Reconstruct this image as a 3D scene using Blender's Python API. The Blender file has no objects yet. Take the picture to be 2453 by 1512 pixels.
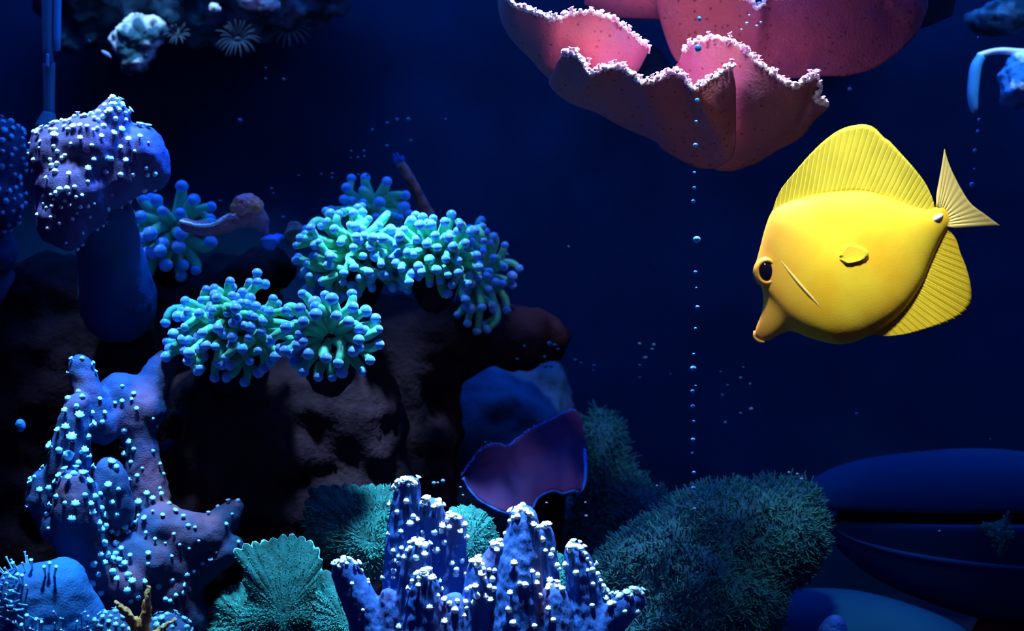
import bpy, math, random
import numpy as np
from mathutils import Vector, Matrix, noise
from mathutils.bvhtree import BVHTree

random.seed(7)
rng = np.random.default_rng(7)
SC = bpy.context.scene
COL = SC.collection

# ------------------------------------------------------------------ camera
CAM_D, CAM_Z, FRAME_W = 0.90, 0.30, 0.66          # metres: camera to fish plane, height, frame width at the fish
cam = bpy.data.cameras.new('camera')
cam.sensor_width = 36.0
cam.lens = 36.0 * CAM_D / FRAME_W
cam.clip_start = 0.01
cam.dof.use_dof = True
cam.dof.focus_distance = 0.97
cam.dof.aperture_fstop = 6.5
camo = bpy.data.objects.new('camera', cam)
camo.location = (0, -CAM_D, CAM_Z)
camo.rotation_euler = (math.pi / 2, 0, 0)
COL.objects.link(camo)
SC.camera = camo

# ------------------------------------------------------------------ world, exposure
SC.view_settings.view_transform = 'Standard'
SC.view_settings.look = 'None'
SC.view_settings.gamma = 1.0
SC.view_settings.exposure = 0.0
SC.view_settings.use_curve_mapping = False
w = bpy.data.worlds.new('blue_fill')
SC.world = w
w.use_nodes = True
bgn = w.node_tree.nodes['Background']
bgn.inputs[0].default_value = (0.22, 0.10, 1.0, 1)  # even blue fill added to stand for light scattered in the water
bgn.inputs[1].default_value = 0.07


def PX(Y):                                         # metres per photograph pixel at depth Y
    return FRAME_W / 2453.0 * (CAM_D + Y) / CAM_D


def P(x, y, Y):
    s = PX(Y)
    return Vector(((x - 1226.5) * s, Y, CAM_Z - (y - 756.0) * s))


# ------------------------------------------------------------------ LED lamps over the tank, unseen
def spot(name, loc, target, power, color, angle, blend=0.6, radius=0.028):
    l = bpy.data.lights.new(name, 'SPOT')
    l.energy = power
    l.color = color
    l.spot_size = math.radians(angle)
    l.spot_blend = blend
    l.shadow_soft_size = radius
    o = bpy.data.objects.new(name, l)
    o.location = loc
    o.rotation_euler = (Vector(target) - Vector(loc)).to_track_quat('-Z', 'Y').to_euler()
    COL.objects.link(o)
    return o


def area(name, loc, target, sx, sy, power, color):
    l = bpy.data.lights.new(name, 'AREA')
    l.shape = 'RECTANGLE'
    l.size, l.size_y = sx, sy
    l.energy = power
    l.color = color
    o = bpy.data.objects.new(name, l)
    o.location = loc
    o.rotation_euler = (Vector(target) - Vector(loc)).to_track_quat('-Z', 'Y').to_euler()
    COL.objects.link(o)
    return o


# An unseen LED bar is inferred over the tank: a blue strip, and pucks (royal blue, cool
# white, white) at bar height, added and aimed to light single corals, rocks and the fish.
BAR_Z = 0.86
ROYAL, COOL, WHITE = (0.012, 0.20, 1.0), (0.32, 0.66, 1.0), (0.95, 0.90, 1.0)
area('led_strip_blue_offscreen', (0.0, 0.18, BAR_Z), (0, 0.24, 0), 1.3, 0.25, 6.5, ROYAL)


def puck(kind, x, y, target, power, color, angle, blend=1.0):
    return spot('aimed_puck_%s_offscreen' % kind, (x, y, BAR_Z), target, power, color, angle, blend)


t = P(940, 600, 0.16)
puck('cool', t.x - 0.02, 0.04, t, 90, COOL, 16.5)
t = P(660, 800, 0.12)
puck('cool', t.x + 0.04, 0.05, t, 34, COOL, 17)
t = P(180, 360, 0.12)
puck('cool', t.x - 0.03, 0.05, t, 52, COOL, 18)
t = P(360, 350, 0.12)
puck('royal', t.x + 0.12, 0.10, t, 120, ROYAL, 13)
t = P(240, 1220, 0.07)
puck('cool', t.x + 0.03, -0.02, t, 90, COOL, 21)
t = P(1130, 1400, 0.05)
puck('cool', t.x - 0.02, 0.02, t, 150, COOL, 24)
for px_, py_, Yt in ((1290, 60, .09), (1450, 120, .075), (1640, 150, .075), (1830, 160, .082)):
    q = P(px_, py_, Yt)
    puck('white', q.x, Yt + 0.03, q, 60, WHITE, 21)
t = P(1600, 130, 0.09)
puck('white', t.x, -0.20, t, 14, WHITE, 25)  # added fill for the faces of the pink plates
t = P(2060, 570, 0.0)
puck('white', t.x - 0.12, -0.24, t, 35, (1.0, 0.96, 0.90), 18)  # added fill for the flank of the fish
puck('white', t.x + 0.02, -0.06, t, 9, (1.0, 0.96, 0.90), 20)
t = P(360, 60, 0.40)
puck('cool', t.x + 0.02, 0.14, t, 14, COOL, 40)
t = P(2430, 150, 0.30)
puck('cool', t.x, 0.16, t, 10, COOL, 26)


# ------------------------------------------------------------------ materials
def mat(name, c1, c2=None, scale=60.0, rough=0.55, bump=0.0, bscale=300.0, sheen=0.0, spec=0.4,
        spots=None, sscale=200.0, detail=4.0, alpha=1.0, sss=0.0, stretch=None, lo=0.35, hi=0.65):
    m = bpy.data.materials.new(name)
    m.use_nodes = True
    nt = m.node_tree
    b = nt.nodes['Principled BSDF']
    b.inputs['Roughness'].default_value = rough
    b.inputs['Specular IOR Level'].default_value = spec
    b.inputs['Base Color'].default_value = (*c1, 1)
    tc = nt.nodes.new('ShaderNodeTexCoord')
    src = tc.outputs['Object']
    if stretch:
        mp = nt.nodes.new('ShaderNodeMapping')
        mp.inputs['Scale'].default_value = stretch
        nt.links.new(src, mp.inputs['Vector'])
        src = mp.outputs['Vector']
    if c2:
        n = nt.nodes.new('ShaderNodeTexNoise')
        n.inputs['Scale'].default_value = scale
        n.inputs['Detail'].default_value = detail
        r = nt.nodes.new('ShaderNodeValToRGB')
        r.color_ramp.elements[0].position = lo
        r.color_ramp.elements[1].position = hi
        r.color_ramp.elements[0].color = (*c1, 1)
        r.color_ramp.elements[1].color = (*c2, 1)
        nt.links.new(src, n.inputs['Vector'])
        nt.links.new(n.outputs[0], r.inputs[0])
        out = r.outputs[0]
        if spots:
            v = nt.nodes.new('ShaderNodeTexVoronoi')
            v.inputs['Scale'].default_value = sscale
            nt.links.new(src, v.inputs['Vector'])
            rr = nt.nodes.new('ShaderNodeValToRGB')
            rr.color_ramp.elements[0].position = 0.10
            rr.color_ramp.elements[1].position = 0.22
            rr.color_ramp.elements[0].color = (1, 1, 1, 1)
            rr.color_ramp.elements[1].color = (0, 0, 0, 1)
            nt.links.new(v.outputs[0], rr.inputs[0])
            mx = nt.nodes.new('ShaderNodeMixRGB')
            mx.inputs[2].default_value = (*spots, 1)
            nt.links.new(rr.outputs[0], mx.inputs[0])
            nt.links.new(out, mx.inputs[1])
            out = mx.outputs[0]
        nt.links.new(out, b.inputs['Base Color'])
    if bump:
        n2 = nt.nodes.new('ShaderNodeTexNoise')
        n2.inputs['Scale'].default_value = bscale
        n2.inputs['Detail'].default_value = 5
        nt.links.new(src, n2.inputs['Vector'])
        bp = nt.nodes.new('ShaderNodeBump')
        bp.inputs['Strength'].default_value = bump
        bp.inputs['Distance'].default_value = 0.002
        nt.links.new(n2.outputs[0], bp.inputs['Height'])
        nt.links.new(bp.outputs[0], b.inputs['Normal'])
    if sheen:
        b.inputs['Sheen Weight'].default_value = sheen
        b.inputs['Sheen Roughness'].default_value = 0.4
    if alpha < 1:
        b.inputs['Alpha'].default_value = alpha
    if sss:
        b.inputs['Subsurface Weight'].default_value = sss
        b.inputs['Subsurface Radius'].default_value = (0.004, 0.003, 0.002)
        b.inputs['Subsurface Scale'].default_value = 1.0
    return m


def ramp_mat(name, axis, stops, rough=0.5, sheen=0.0, nscale=0, namp=0.0, spec=0.4, alpha=1.0):
    """pigment that changes along one local axis of the thing (tip to base)."""
    m = bpy.data.materials.new(name)
    m.use_nodes = True
    nt = m.node_tree
    b = nt.nodes['Principled BSDF']
    b.inputs['Roughness'].default_value = rough
    b.inputs['Specular IOR Level'].default_value = spec
    if sheen:
        b.inputs['Sheen Weight'].default_value = sheen
    tc = nt.nodes.new('ShaderNodeTexCoord')
    sp = nt.nodes.new('ShaderNodeSeparateXYZ')
    nt.links.new(tc.outputs['Object'], sp.inputs[0])
    val = sp.outputs[axis]
    if nscale:
        n = nt.nodes.new('ShaderNodeTexNoise')
        n.inputs['Scale'].default_value = nscale
        nt.links.new(tc.outputs['Object'], n.inputs['Vector'])
        ma = nt.nodes.new('ShaderNodeMath'); ma.operation = 'MULTIPLY_ADD'
        ma.inputs[1].default_value = namp
        nt.links.new(n.outputs[0], ma.inputs[0]); nt.links.new(val, ma.inputs[2])
        val = ma.outputs[0]
    lo, hi = stops[0][0], stops[-1][0]
    mr = nt.nodes.new('ShaderNodeMapRange')
    mr.inputs['From Min'].default_value = lo
    mr.inputs['From Max'].default_value = hi
    nt.links.new(val, mr.inputs['Value'])
    r = nt.nodes.new('ShaderNodeValToRGB')
    els = r.color_ramp.elements
    while len(els) < len(stops):
        els.new(0.5)
    for e, (p, c) in zip(els, stops):
        e.position = (p - lo) / (hi - lo)
        e.color = (*c, 1)
    nt.links.new(mr.outputs[0], r.inputs[0])
    nt.links.new(r.outputs[0], b.inputs['Base Color'])
    if alpha < 1:
        b.inputs['Alpha'].default_value = alpha
    return m


M = {}
M['wall'] = mat('tank_back', (0.003, 0.026, 0.060), (0.006, 0.045, 0.11), 6, 0.95, spec=0.0)
M['floor'] = mat('tank_floor_sand', (0.008, 0.014, 0.035), (0.014, 0.022, 0.05), 40, 0.95, 0.3, 400, spec=0.05)
M['rock'] = mat('rock_purple_brown', (0.018, 0.009, 0.015), (0.036, 0.018, 0.027), 45, 0.95, 0.6, 260, spec=0.03)  # darker than such rock is: the reef's shade is put into the pigment
M['rock_blue'] = mat('rock_haze_blue', (0.015, 0.07, 0.17), (0.035, 0.13, 0.28), 30, 0.95, 0.6, 220, spec=0.05)  # blue raised in the pigment to stand for water haze
M['rock_crust'] = mat('rock_encrusted', (0.03, 0.10, 0.13), (0.90, 0.85, 0.90), 42, 0.9, 0.8, 200, lo=0.46, hi=0.57)
M['rock_bright'] = mat('rock_blue_bright', (0.02, 0.20, 0.55), (0.88, 0.92, 0.96), 40, 0.9, 0.8, 200, lo=0.54, hi=0.66)
M['rock_top'] = mat('rock_overhang', (0.010, 0.045, 0.08), (0.13, 0.34, 0.50), 38, 0.95, 0.8, 200, spec=0.1, lo=0.45, hi=0.75)
M['leather'] = mat('leather_skin', (0.075, 0.055, 0.16), (0.11, 0.085, 0.24), 30, 0.7, 0.35, 900, spec=0.15)
M['leather_blue'] = mat('leather_skin_blue', (0.014, 0.06, 0.15), (0.026, 0.08, 0.19), 26, 0.7, 0.35, 900, spec=0.15)
M['finger'] = mat('finger_skin', (0.022, 0.085, 0.32), (0.10, 0.05, 0.13), 38, 0.7, 0.5, 420, spec=0.15, spots=(0.008, 0.010, 0.05), sscale=110, stretch=(1, 1, 0.35), lo=0.54, hi=0.74)
M['fuzzy_blue'] = mat('fuzzy_blue_skin', (0.010, 0.14, 0.42), (0.018, 0.10, 0.30), 22, 0.7, 0.4, 700, spec=0.1)
M['leather_mix'] = mat('leather_skin_mixed', (0.016, 0.050, 0.14), (0.10, 0.050, 0.10), 22, 0.7, 0.35, 900, lo=0.50, hi=0.70, spec=0.15)
M['polyp'] = mat('polyp_pale', (0.85, 0.93, 0.95), (0.60, 0.88, 0.95), 3, 0.5, sheen=0.2)
M['polyp_cyan'] = mat('polyp_cyan', (0.12, 0.50, 0.80), (0.28, 0.72, 0.92), 3, 0.5, sheen=0.2)
M['stem'] = ramp_mat('tentacle_green', 2, [(0.0, (0.06, 0.55, 0.30)), (0.6, (0.14, 0.80, 0.52))], 0.45, 0.35, 60, 0.3)
M['tip'] = ramp_mat('tentacle_tip', 2, [(-1.1, (0.10, 0.75, 0.60)), (-0.55, (0.07, 0.45, 0.85)), (0.35, (0.05, 0.30, 0.88)), (0.9, (0.16, 0.48, 0.95))], 0.35, 0.6)
M['pink'] = mat('plate_pink', (0.46, 0.155, 0.175), (0.32, 0.13, 0.25), 14, 0.75, 0.5, 500, spots=(0.22, 0.06, 0.08), sscale=150, spec=0.1)
M['pink_rim'] = mat('plate_rim', (0.98, 0.82, 0.94), (0.90, 0.90, 0.99), 120, 0.6, 0.6, 500, sheen=0.3)
M['pink_polyp'] = mat('plate_polyp', (0.92, 0.48, 0.78), (0.96, 0.75, 0.92), 2, 0.55, sheen=0.3)
M['orange_crust'] = mat('orange_crust', (0.85, 0.25, 0.12), (0.70, 0.25, 0.35), 90, 0.8, 0.8, 400)
M['purple'] = mat('plate_purple', (0.095, 0.024, 0.10), (0.040, 0.026, 0.12), 20, 0.7, 0.3, 500, spec=0.1)
M['purple_rim'] = mat('plate_purple_rim', (0.02, 0.16, 0.75), (0.03, 0.20, 0.8), 60, 0.6, 0.5, 500, spec=0.1)
M['green'] = mat('mushroom_green', (0.006, 0.07, 0.068), (0.018, 0.20, 0.19), 90, 0.6, 0.6, 700, spec=0.15)
M['green_fuzz'] = mat('mushroom_fuzz', (0.018, 0.22, 0.19), (0.05, 0.42, 0.34), 60, 0.6, spec=0.15)
M['green_shaded'] = mat('mushroom_shaded_green', (0.006, 0.065, 0.13), (0.012, 0.10, 0.17), 60, 0.8, 0.6, 600, spec=0.1)  # green darkened, so the dimness of these corals sits in the colour
M['green_shaded_fuzz'] = mat('mushroom_shaded_fuzz', (0.008, 0.12, 0.20), (0.025, 0.22, 0.22), 60, 0.8, spec=0.1)  # fuzz darkened likewise for the dim corals
M['green_rim'] = mat('mushroom_rim', (0.15, 0.75, 0.70), (0.20, 0.85, 0.75), 60, 0.6)
M['tan'] = mat('branch_tan', (0.55, 0.30, 0.07), (0.85, 0.60, 0.22), 160, 0.8, 0.6, 600)
M['tube'] = mat('worm_tube', (0.16, 0.09, 0.10), (0.45, 0.24, 0.24), 120, 0.9, 0.8, 500)
M['pipe'] = mat('pipe_plastic', (0.05, 0.16, 0.26), (0.07, 0.20, 0.30), 12, 0.5, spec=0.3)
M['pipe_light'] = mat('pipe_plastic_light', (0.06, 0.34, 0.62), (0.08, 0.38, 0.68), 12, 0.5, spec=0.3)
M['housing'] = mat('housing_plastic', (0.003, 0.055, 0.17), (0.004, 0.064, 0.19), 9, 0.85, spec=0.02)
M['slot'] = mat('housing_slot', (0.03, 0.008, 0.02), (0.04, 0.012, 0.03), 20, 0.8, spec=0.1)
M['bubble'] = mat('bubble', (0.06, 0.38, 0.95), None, rough=0.1, spec=0.8)
M['speck'] = mat('speck', (0.07, 0.22, 0.36), None, rough=0.8)
M['white'] = mat('bone_white', (0.90, 0.88, 0.85), (0.8, 0.75, 0.75), 60, 0.6)
M['flake_pale'] = mat('pale_flake', (0.10, 0.22, 0.32), (0.14, 0.28, 0.38), 40, 0.8)
M['anemone'] = mat('anemone_pale', (0.035, 0.055, 0.085), (0.06, 0.08, 0.11), 60, 0.6)


# ------------------------------------------------------------------ object helpers
def mesh_from(name, V, F, material, smooth=True):
    me = bpy.data.meshes.new(name)
    V = np.asarray(V, dtype=float)
    if isinstance(F, np.ndarray):
        F = F.tolist()
    me.from_pydata(V.tolist(), [], F)
    if smooth:
        me.polygons.foreach_set('use_smooth', [True] * len(me.polygons))
    me.materials.append(material)
    me.update()
    return me


def add(name, me, parent=None, off=None, loc=None):
    """mesh in world coordinates -> object; under a parent it keeps its place."""
    o = bpy.data.objects.new(name, me)
    COL.objects.link(o)
    if loc is not None:
        o.location = loc
    if parent is not None:
        o.parent = parent
        o.location = Vector(o.location) - Vector(parent['_w'])
        o['_w'] = list(Vector(loc) if loc is not None else Vector((0, 0, 0)))
    else:
        o['_w'] = list(Vector(o.location))
    return o


def tag(o, label, cat, group=None):
    o['label'] = label
    o['category'] = cat
    if group:
        o['group'] = group
    return o


def root(name, label, cat, loc, group=None):
    o = bpy.data.objects.new(name, None)
    COL.objects.link(o)
    o.empty_display_size = 0.01
    o.location = loc
    o['_w'] = list(Vector(loc))
    return tag(o, label, cat, group)


def centred(name, V, F, material, label, cat, group=None, smooth=True, at=None):
    """a thing that is one mesh: origin at its base centre."""
    V = np.asarray(V, float)
    c = np.array([(V[:, 0].min() + V[:, 0].max()) / 2, (V[:, 1].min() + V[:, 1].max()) / 2, V[:, 2].min()]) if at is None else np.array(at)
    me = mesh_from(name, V - c, F, material, smooth)
    o = add(name, me, loc=Vector(c))
    return tag(o, label, cat, group)


def place(me_name_obj, parent, loc, normal, scale, spin=None, name=None):
    """instance of a small shared mesh, +Z along normal, child of parent."""
    o = bpy.data.objects.new(name, me_name_obj)
    COL.objects.link(o)
    q = Vector(normal).to_track_quat('Z', 'Y')
    R = q.to_matrix().to_4x4() @ Matrix.Rotation(random.uniform(0, 6.28) if spin is None else spin, 4, 'Z')
    o.rotation_euler = R.to_euler()
    o.scale = (scale, scale, scale) if not hasattr(scale, '__len__') else scale
    if parent is not None:
        o.parent = parent
        o.location = Vector(loc) - Vector(parent['_w'])
    else:
        o.location = loc
    return o


# ------------------------------------------------------------------ shapes
def grid_faces(nu, nv, off=0, flip=False, wrap_u=False):
    F = []
    for i in range(nu if wrap_u else nu - 1):
        i2 = (i + 1) % nu
        for j in range(nv - 1):
            a, b, c, d = off + i * nv + j, off + i2 * nv + j, off + i2 * nv + j + 1, off + i * nv + j + 1
            F.append((a, d, c, b) if flip else (a, b, c, d))
    return F


def grid_normals(G, wrap_u=False):
    if wrap_u:
        du = np.roll(G, -1, 0) - np.roll(G, 1, 0)
    else:
        du = np.gradient(G, axis=0)
    dv = np.gradient(G, axis=1)
    n = np.cross(du, dv)
    l = np.linalg.norm(n, axis=2, keepdims=True)
    l[l < 1e-12] = 1
    return n / l


def sheet(G, thick, wrap_u=False):
    """solid sheet from a grid of points; returns V, F"""
    nu, nv = G.shape[:2]
    n = grid_normals(G, wrap_u)
    th = thick if hasattr(thick, 'shape') else np.full((nu, nv), thick)
    A = G + n * th[..., None] / 2
    B = G - n * th[..., None] / 2
    V = np.concatenate([A.reshape(-1, 3), B.reshape(-1, 3)])
    o = nu * nv
    F = grid_faces(nu, nv, 0, False, wrap_u) + grid_faces(nu, nv, o, True, wrap_u)
    for i in range(nu if wrap_u else nu - 1):
        i2 = (i + 1) % nu
        for j, fl in ((0, 0), (nv - 1, 1)):
            a, b = i * nv + j, i2 * nv + j
            F.append((a, b, b + o, a + o) if fl else (b, a, a + o, b + o))
    if not wrap_u:
        for j in range(nv - 1):
            for i, fl in ((0, 0), (nu - 1, 1)):
                a, b = i * nv + j, i * nv + j + 1
                F.append((b, a, a + o, b + o) if fl else (a, b, b + o, a + o))
    return V, F


def tube(pts, radii, sides=8, cap=True):
    pts = np.asarray(pts, float)
    n = len(pts)
    radii = np.asarray(radii, float) if hasattr(radii, '__len__') else np.full(n, radii)
    T = np.gradient(pts, axis=0)
    T /= np.maximum(np.linalg.norm(T, axis=1, keepdims=True), 1e-12)
    ref = np.array([0, 0, 1.0]) if abs(T[0][2]) < 0.9 else np.array([1.0, 0, 0])
    u = np.cross(T[0], ref); u /= np.linalg.norm(u)
    V = []
    for i in range(n):
        u = u - T[i] * np.dot(u, T[i]); u /= max(np.linalg.norm(u), 1e-12)
        v = np.cross(T[i], u)
        for k in range(sides):
            a = 2 * math.pi * k / sides
            V.append(pts[i] + radii[i] * (math.cos(a) * u + math.sin(a) * v))
    F = []
    for i in range(n - 1):
        for k in range(sides):
            k2 = (k + 1) % sides
            F.append((i * sides + k, i * sides + k2, (i + 1) * sides + k2, (i + 1) * sides + k))
    if cap:
        V.append(pts[0] - T[0] * radii[0] * 0.5); V.append(pts[-1] + T[-1] * radii[-1] * 0.5)
        a, b = len(V) - 2, len(V) - 1
        for k in range(sides):
            k2 = (k + 1) % sides
            F.append((a, k2, k)); F.append((b, (n - 1) * sides + k, (n - 1) * sides + k2))
    return np.array(V), F


def merge(parts):
    V, F, o = [], [], 0
    for v, f in parts:
        V.append(np.asarray(v, float)); F += [tuple(i + o for i in q) for q in f]; o += len(v)
    return np.concatenate(V), F


def catmull(pts, n):
    pts = np.asarray(pts, float)
    m = len(pts)
    seg = np.linalg.norm(np.diff(pts[:, :2] if pts.shape[1] > 2 else pts, axis=0), axis=1)
    cum = np.concatenate([[0], np.cumsum(np.maximum(seg, 1e-9))])
    t = np.linspace(0, cum[-1], n)
    out = []
    for s in t:
        i = min(max(np.searchsorted(cum, s) - 1, 0), m - 2)
        f = (s - cum[i]) / (cum[i + 1] - cum[i])
        p0, p1, p2, p3 = pts[max(i - 1, 0)], pts[i], pts[i + 1], pts[min(i + 2, m - 1)]
        out.append(0.5 * ((2 * p1) + (-p0 + p2) * f + (2 * p0 - 5 * p1 + 4 * p2 - p3) * f * f + (-p0 + 3 * p1 - 3 * p2 + p3) * f ** 3))
    return np.array(out)


def lathe(profile, sides=32):
    prof = np.asarray(profile, float)
    V = []
    for r, z in prof:
        for k in range(sides):
            a = 2 * math.pi * k / sides
            V.append((r * math.cos(a), r * math.sin(a), z))
    F = []
    for i in range(len(prof) - 1):
        for k in range(sides):
            k2 = (k + 1) % sides
            F.append((i * sides + k, i * sides + k2, (i + 1) * sides + k2, (i + 1) * sides + k))
    F.append(tuple(range(sides - 1, -1, -1)))
    F.append(tuple((len(prof) - 1) * sides + k for k in range(sides)))
    return np.array(V), F


def surface_nets(vals, org, h):
    ins = vals < 0
    nx, ny, nz = vals.shape
    cnt = np.zeros((nx - 1, ny - 1, nz - 1), np.int8)
    for a in (0, 1):
        for b in (0, 1):
            for c in (0, 1):
                cnt += ins[a:nx - 1 + a, b:ny - 1 + b, c:nz - 1 + c]
    act = (cnt > 0) & (cnt < 8)
    I = np.argwhere(act)
    idx = -np.ones(act.shape, np.int64)
    idx[act] = np.arange(len(I))
    acc = np.zeros((len(I), 3)); num = np.zeros(len(I))
    corners = [(a, b, c) for a in (0, 1) for b in (0, 1) for c in (0, 1)]
    for p in corners:
        for ax in range(3):
            if p[ax] == 0:
                q = list(p); q[ax] = 1
                v0 = vals[I[:, 0] + p[0], I[:, 1] + p[1], I[:, 2] + p[2]]
                v1 = vals[I[:, 0] + q[0], I[:, 1] + q[1], I[:, 2] + q[2]]
                m = (v0 < 0) != (v1 < 0)
                tt = np.where(m, v0 / np.where(m, v0 - v1, 1), 0)
                pt = np.tile(np.array(p, float), (len(I), 1)); pt[:, ax] += tt
                acc += pt * m[:, None]; num += m
    V = org + h * (I + acc / num[:, None])
    Q = []
    for ax in range(3):
        s0 = [slice(None)] * 3; s1 = [slice(None)] * 3
        s0[ax] = slice(0, -1); s1[ax] = slice(1, None)
        A, B = ins[tuple(s0)], ins[tuple(s1)]
        E = np.argwhere(A != B)
        b, c = (ax + 1) % 3, (ax + 2) % 3
        ok = (E[:, b] > 0) & (E[:, c] > 0) & (E[:, b] < vals.shape[b] - 1) & (E[:, c] < vals.shape[c] - 1)
        E = E[ok]
        fl = A[E[:, 0], E[:, 1], E[:, 2]]
        q = []
        for db, dc in ((-1, -1), (0, -1), (0, 0), (-1, 0)):
            e = E.copy(); e[:, b] += db; e[:, c] += dc
            q.append(idx[e[:, 0], e[:, 1], e[:, 2]])
        q = np.stack(q, 1)
        q[~fl] = q[~fl][:, ::-1]
        Q.append(q)
    return V, np.concatenate(Q)


SOLIDS = []                                         # (ellipsoids, blend) of rocks, feet and stems already standing


def union_field(pr, k, X, Y, Z, lo, hi):
    S = np.full(X.shape, 1e-30)
    for cx, cy, cz, rx, ry, rz in pr:
        if cx + rx < lo[0] or cx - rx > hi[0] or cy + ry < lo[1] or cy - ry > hi[1] or cz + rz < lo[2] or cz - rz > hi[2]:
            continue
        d = (np.sqrt(((X - cx) / rx) ** 2 + ((Y - cy) / ry) ** 2 + ((Z - cz) / rz) ** 2) - 1) * min(rx, ry, rz)
        S += np.exp(np.clip(-d / k, -60, 60))
    return -k * np.log(S)


def blob(prims, h=0.0025, k=0.004, rough=0.0, rscale=60.0, octs=3, warp=None, floor=None, press=None, solid=False):
    """smooth union of ellipsoids (x, y, z, rx[, ry, rz]) in metres -> V, F"""
    pr = []
    for p in prims:
        p = list(p)
        if len(p) == 4:
            p += [p[3], p[3]]
        pr.append(p)
    pr = np.array(pr, float)
    pad = 4 * h + k * 2
    lo = (pr[:, :3] - pr[:, 3:]).min(0) - pad
    hi = (pr[:, :3] + pr[:, 3:]).max(0) + pad
    n = np.ceil((hi - lo) / h).astype(int) + 1
    ax = [lo[i] + h * np.arange(n[i]) for i in range(3)]
    X, Y, Z = np.meshgrid(*ax, indexing='ij')
    S = np.full(X.shape, 1e-30)
    for cx, cy, cz, rx, ry, rz in pr:
        d = (np.sqrt(((X - cx) / rx) ** 2 + ((Y - cy) / ry) ** 2 + ((Z - cz) / rz) ** 2) - 1) * min(rx, ry, rz)
        S += np.exp(np.clip(-d / k, -60, 60))
    D = -k * np.log(S)
    if press is not None:                            # stop where an older solid stands, pressing in a little
        D0 = D
        for pr2, k2 in SOLIDS:
            D = np.maximum(D, -union_field(pr2, k2, X, Y, Z, lo, hi) - press)
        if not (D < 0).any():
            D = D0
    if solid:
        SOLIDS.append((pr, k))
    if floor is not None:
        D = np.maximum(D, floor - Z)
    V, F = surface_nets(D, lo, h)
    if rough:
        n3 = vert_normals(V, F)
        dd = np.array([noise.fractal(Vector(v * rscale), 1.0, 2.0, octs) for v in V])
        if press is not None:                        # flat where it lies against an older solid
            for pr2, k2 in (SOLIDS[:-1] if solid else SOLIDS):
                U = union_field(pr2, k2, V[:, 0], V[:, 1], V[:, 2], lo, hi)
                dd *= np.clip((U - .001) / .012, 0, 1)
        V = V + n3 * (dd * rough)[:, None]
        if floor is not None:
            V[:, 2] = np.maximum(V[:, 2], floor)
    return V, F


def vert_normals(V, F):
    F = np.asarray(F)
    n = np.cross(V[F[:, 1]] - V[F[:, 0]], V[F[:, 3]] - V[F[:, 0]])
    N = np.zeros_like(V)
    for c in range(4):
        np.add.at(N, F[:, c], n)
    return N / np.maximum(np.linalg.norm(N, axis=1, keepdims=True), 1e-15)


def pp(x, y, Y, r, ry=None, rd=None):
    """ellipsoid from photograph pixels and depth"""
    c = P(x, y, Y); s = PX(Y)
    r0 = r * s
    return (c.x, c.y, c.z, r0, (rd * s if rd else r0), (ry * s if ry else r0))


def chain(pts, step=0.5):
    """(x, y, Y, r) stations -> overlapping spheres between them"""
    out = []
    for a, b in zip(pts[:-1], pts[1:]):
        a, b = np.array(a, float), np.array(b, float)
        L = math.hypot(*(a - b)[:2]) + abs(a[2] - b[2]) / PX(0.1)
        n = max(1, int(L / (step * max(4, min(a[3], b[3])))))
        for i in range(n):
            out.append(pp(*(a + (b - a) * i / n)))
    out.append(pp(*pts[-1]))
    return out


def bvh_of(V, F):
    return BVHTree.FromPolygons([tuple(v) for v in V], [tuple(int(i) for i in f) for f in F])


CAMP = Vector((0, -CAM_D, CAM_Z))


def hit(bvh, x, y):
    d = (P(x, y, 0.1) - CAMP).normalized()
    loc, nor, i, dist = bvh.ray_cast(CAMP, d)
    if loc is None:
        return None
    if nor.dot(d) > 0:
        nor = -nor
    return loc, nor


# small shared pieces -------------------------------------------------
def polyp_mesh(name, material, petals=8, flare=1.0, stalk=0.9, cup=0.25):
    s = petals * 2
    prof = [(0.42, -0.25), (0.36, stalk * 0.5), (0.48, stalk), (0.95 * flare, stalk + 0.45)]
    V, F = [], []
    for i, (r, z) in enumerate(prof):
        for k in range(s):
            a = 2 * math.pi * k / s
            rr = r * ((1.12 if k % 2 else 0.82) if i == 3 else 1)
            V.append((rr * math.cos(a), rr * math.sin(a), z))
    for i in range(3):
        for k in range(s):
            k2 = (k + 1) % s
            F.append((i * s + k, i * s + k2, (i + 1) * s + k2, (i + 1) * s + k))
    V.append((0, 0, stalk + 0.45 - cup)); c = len(V) - 1
    for k in range(s):
        F.append((3 * s + k, 3 * s + (k + 1) % s, c))
    return mesh_from(name, V, F, material)


def bulb_mesh(name, material, seg=10, rings=7, lump=0.0, sx=1, sz=1):
    V, F = [(0, 0, -sz)], []
    for i in range(1, rings):
        a = math.pi * i / rings
        for k in range(seg):
            b = 2 * math.pi * k / seg
            r = math.sin(a) * (1 + lump * math.sin(3 * b + i))
            V.append((sx * r * math.cos(b), sx * r * math.sin(b), -sz * math.cos(a)))
    V.append((0, 0, sz)); e = len(V) - 1
    for k in range(seg):
        F.append((0, 1 + (k + 1) % seg, 1 + k)); F.append((e, e - seg + k, e - seg + (k + 1) % seg))
    for i in range(rings - 2):
        for k in range(seg):
            k2 = (k + 1) % seg
            F.append((1 + i * seg + k, 1 + i * seg + k2, 1 + (i + 1) * seg + k2, 1 + (i + 1) * seg + k))
    return mesh_from(name, V, F, material)


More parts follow.
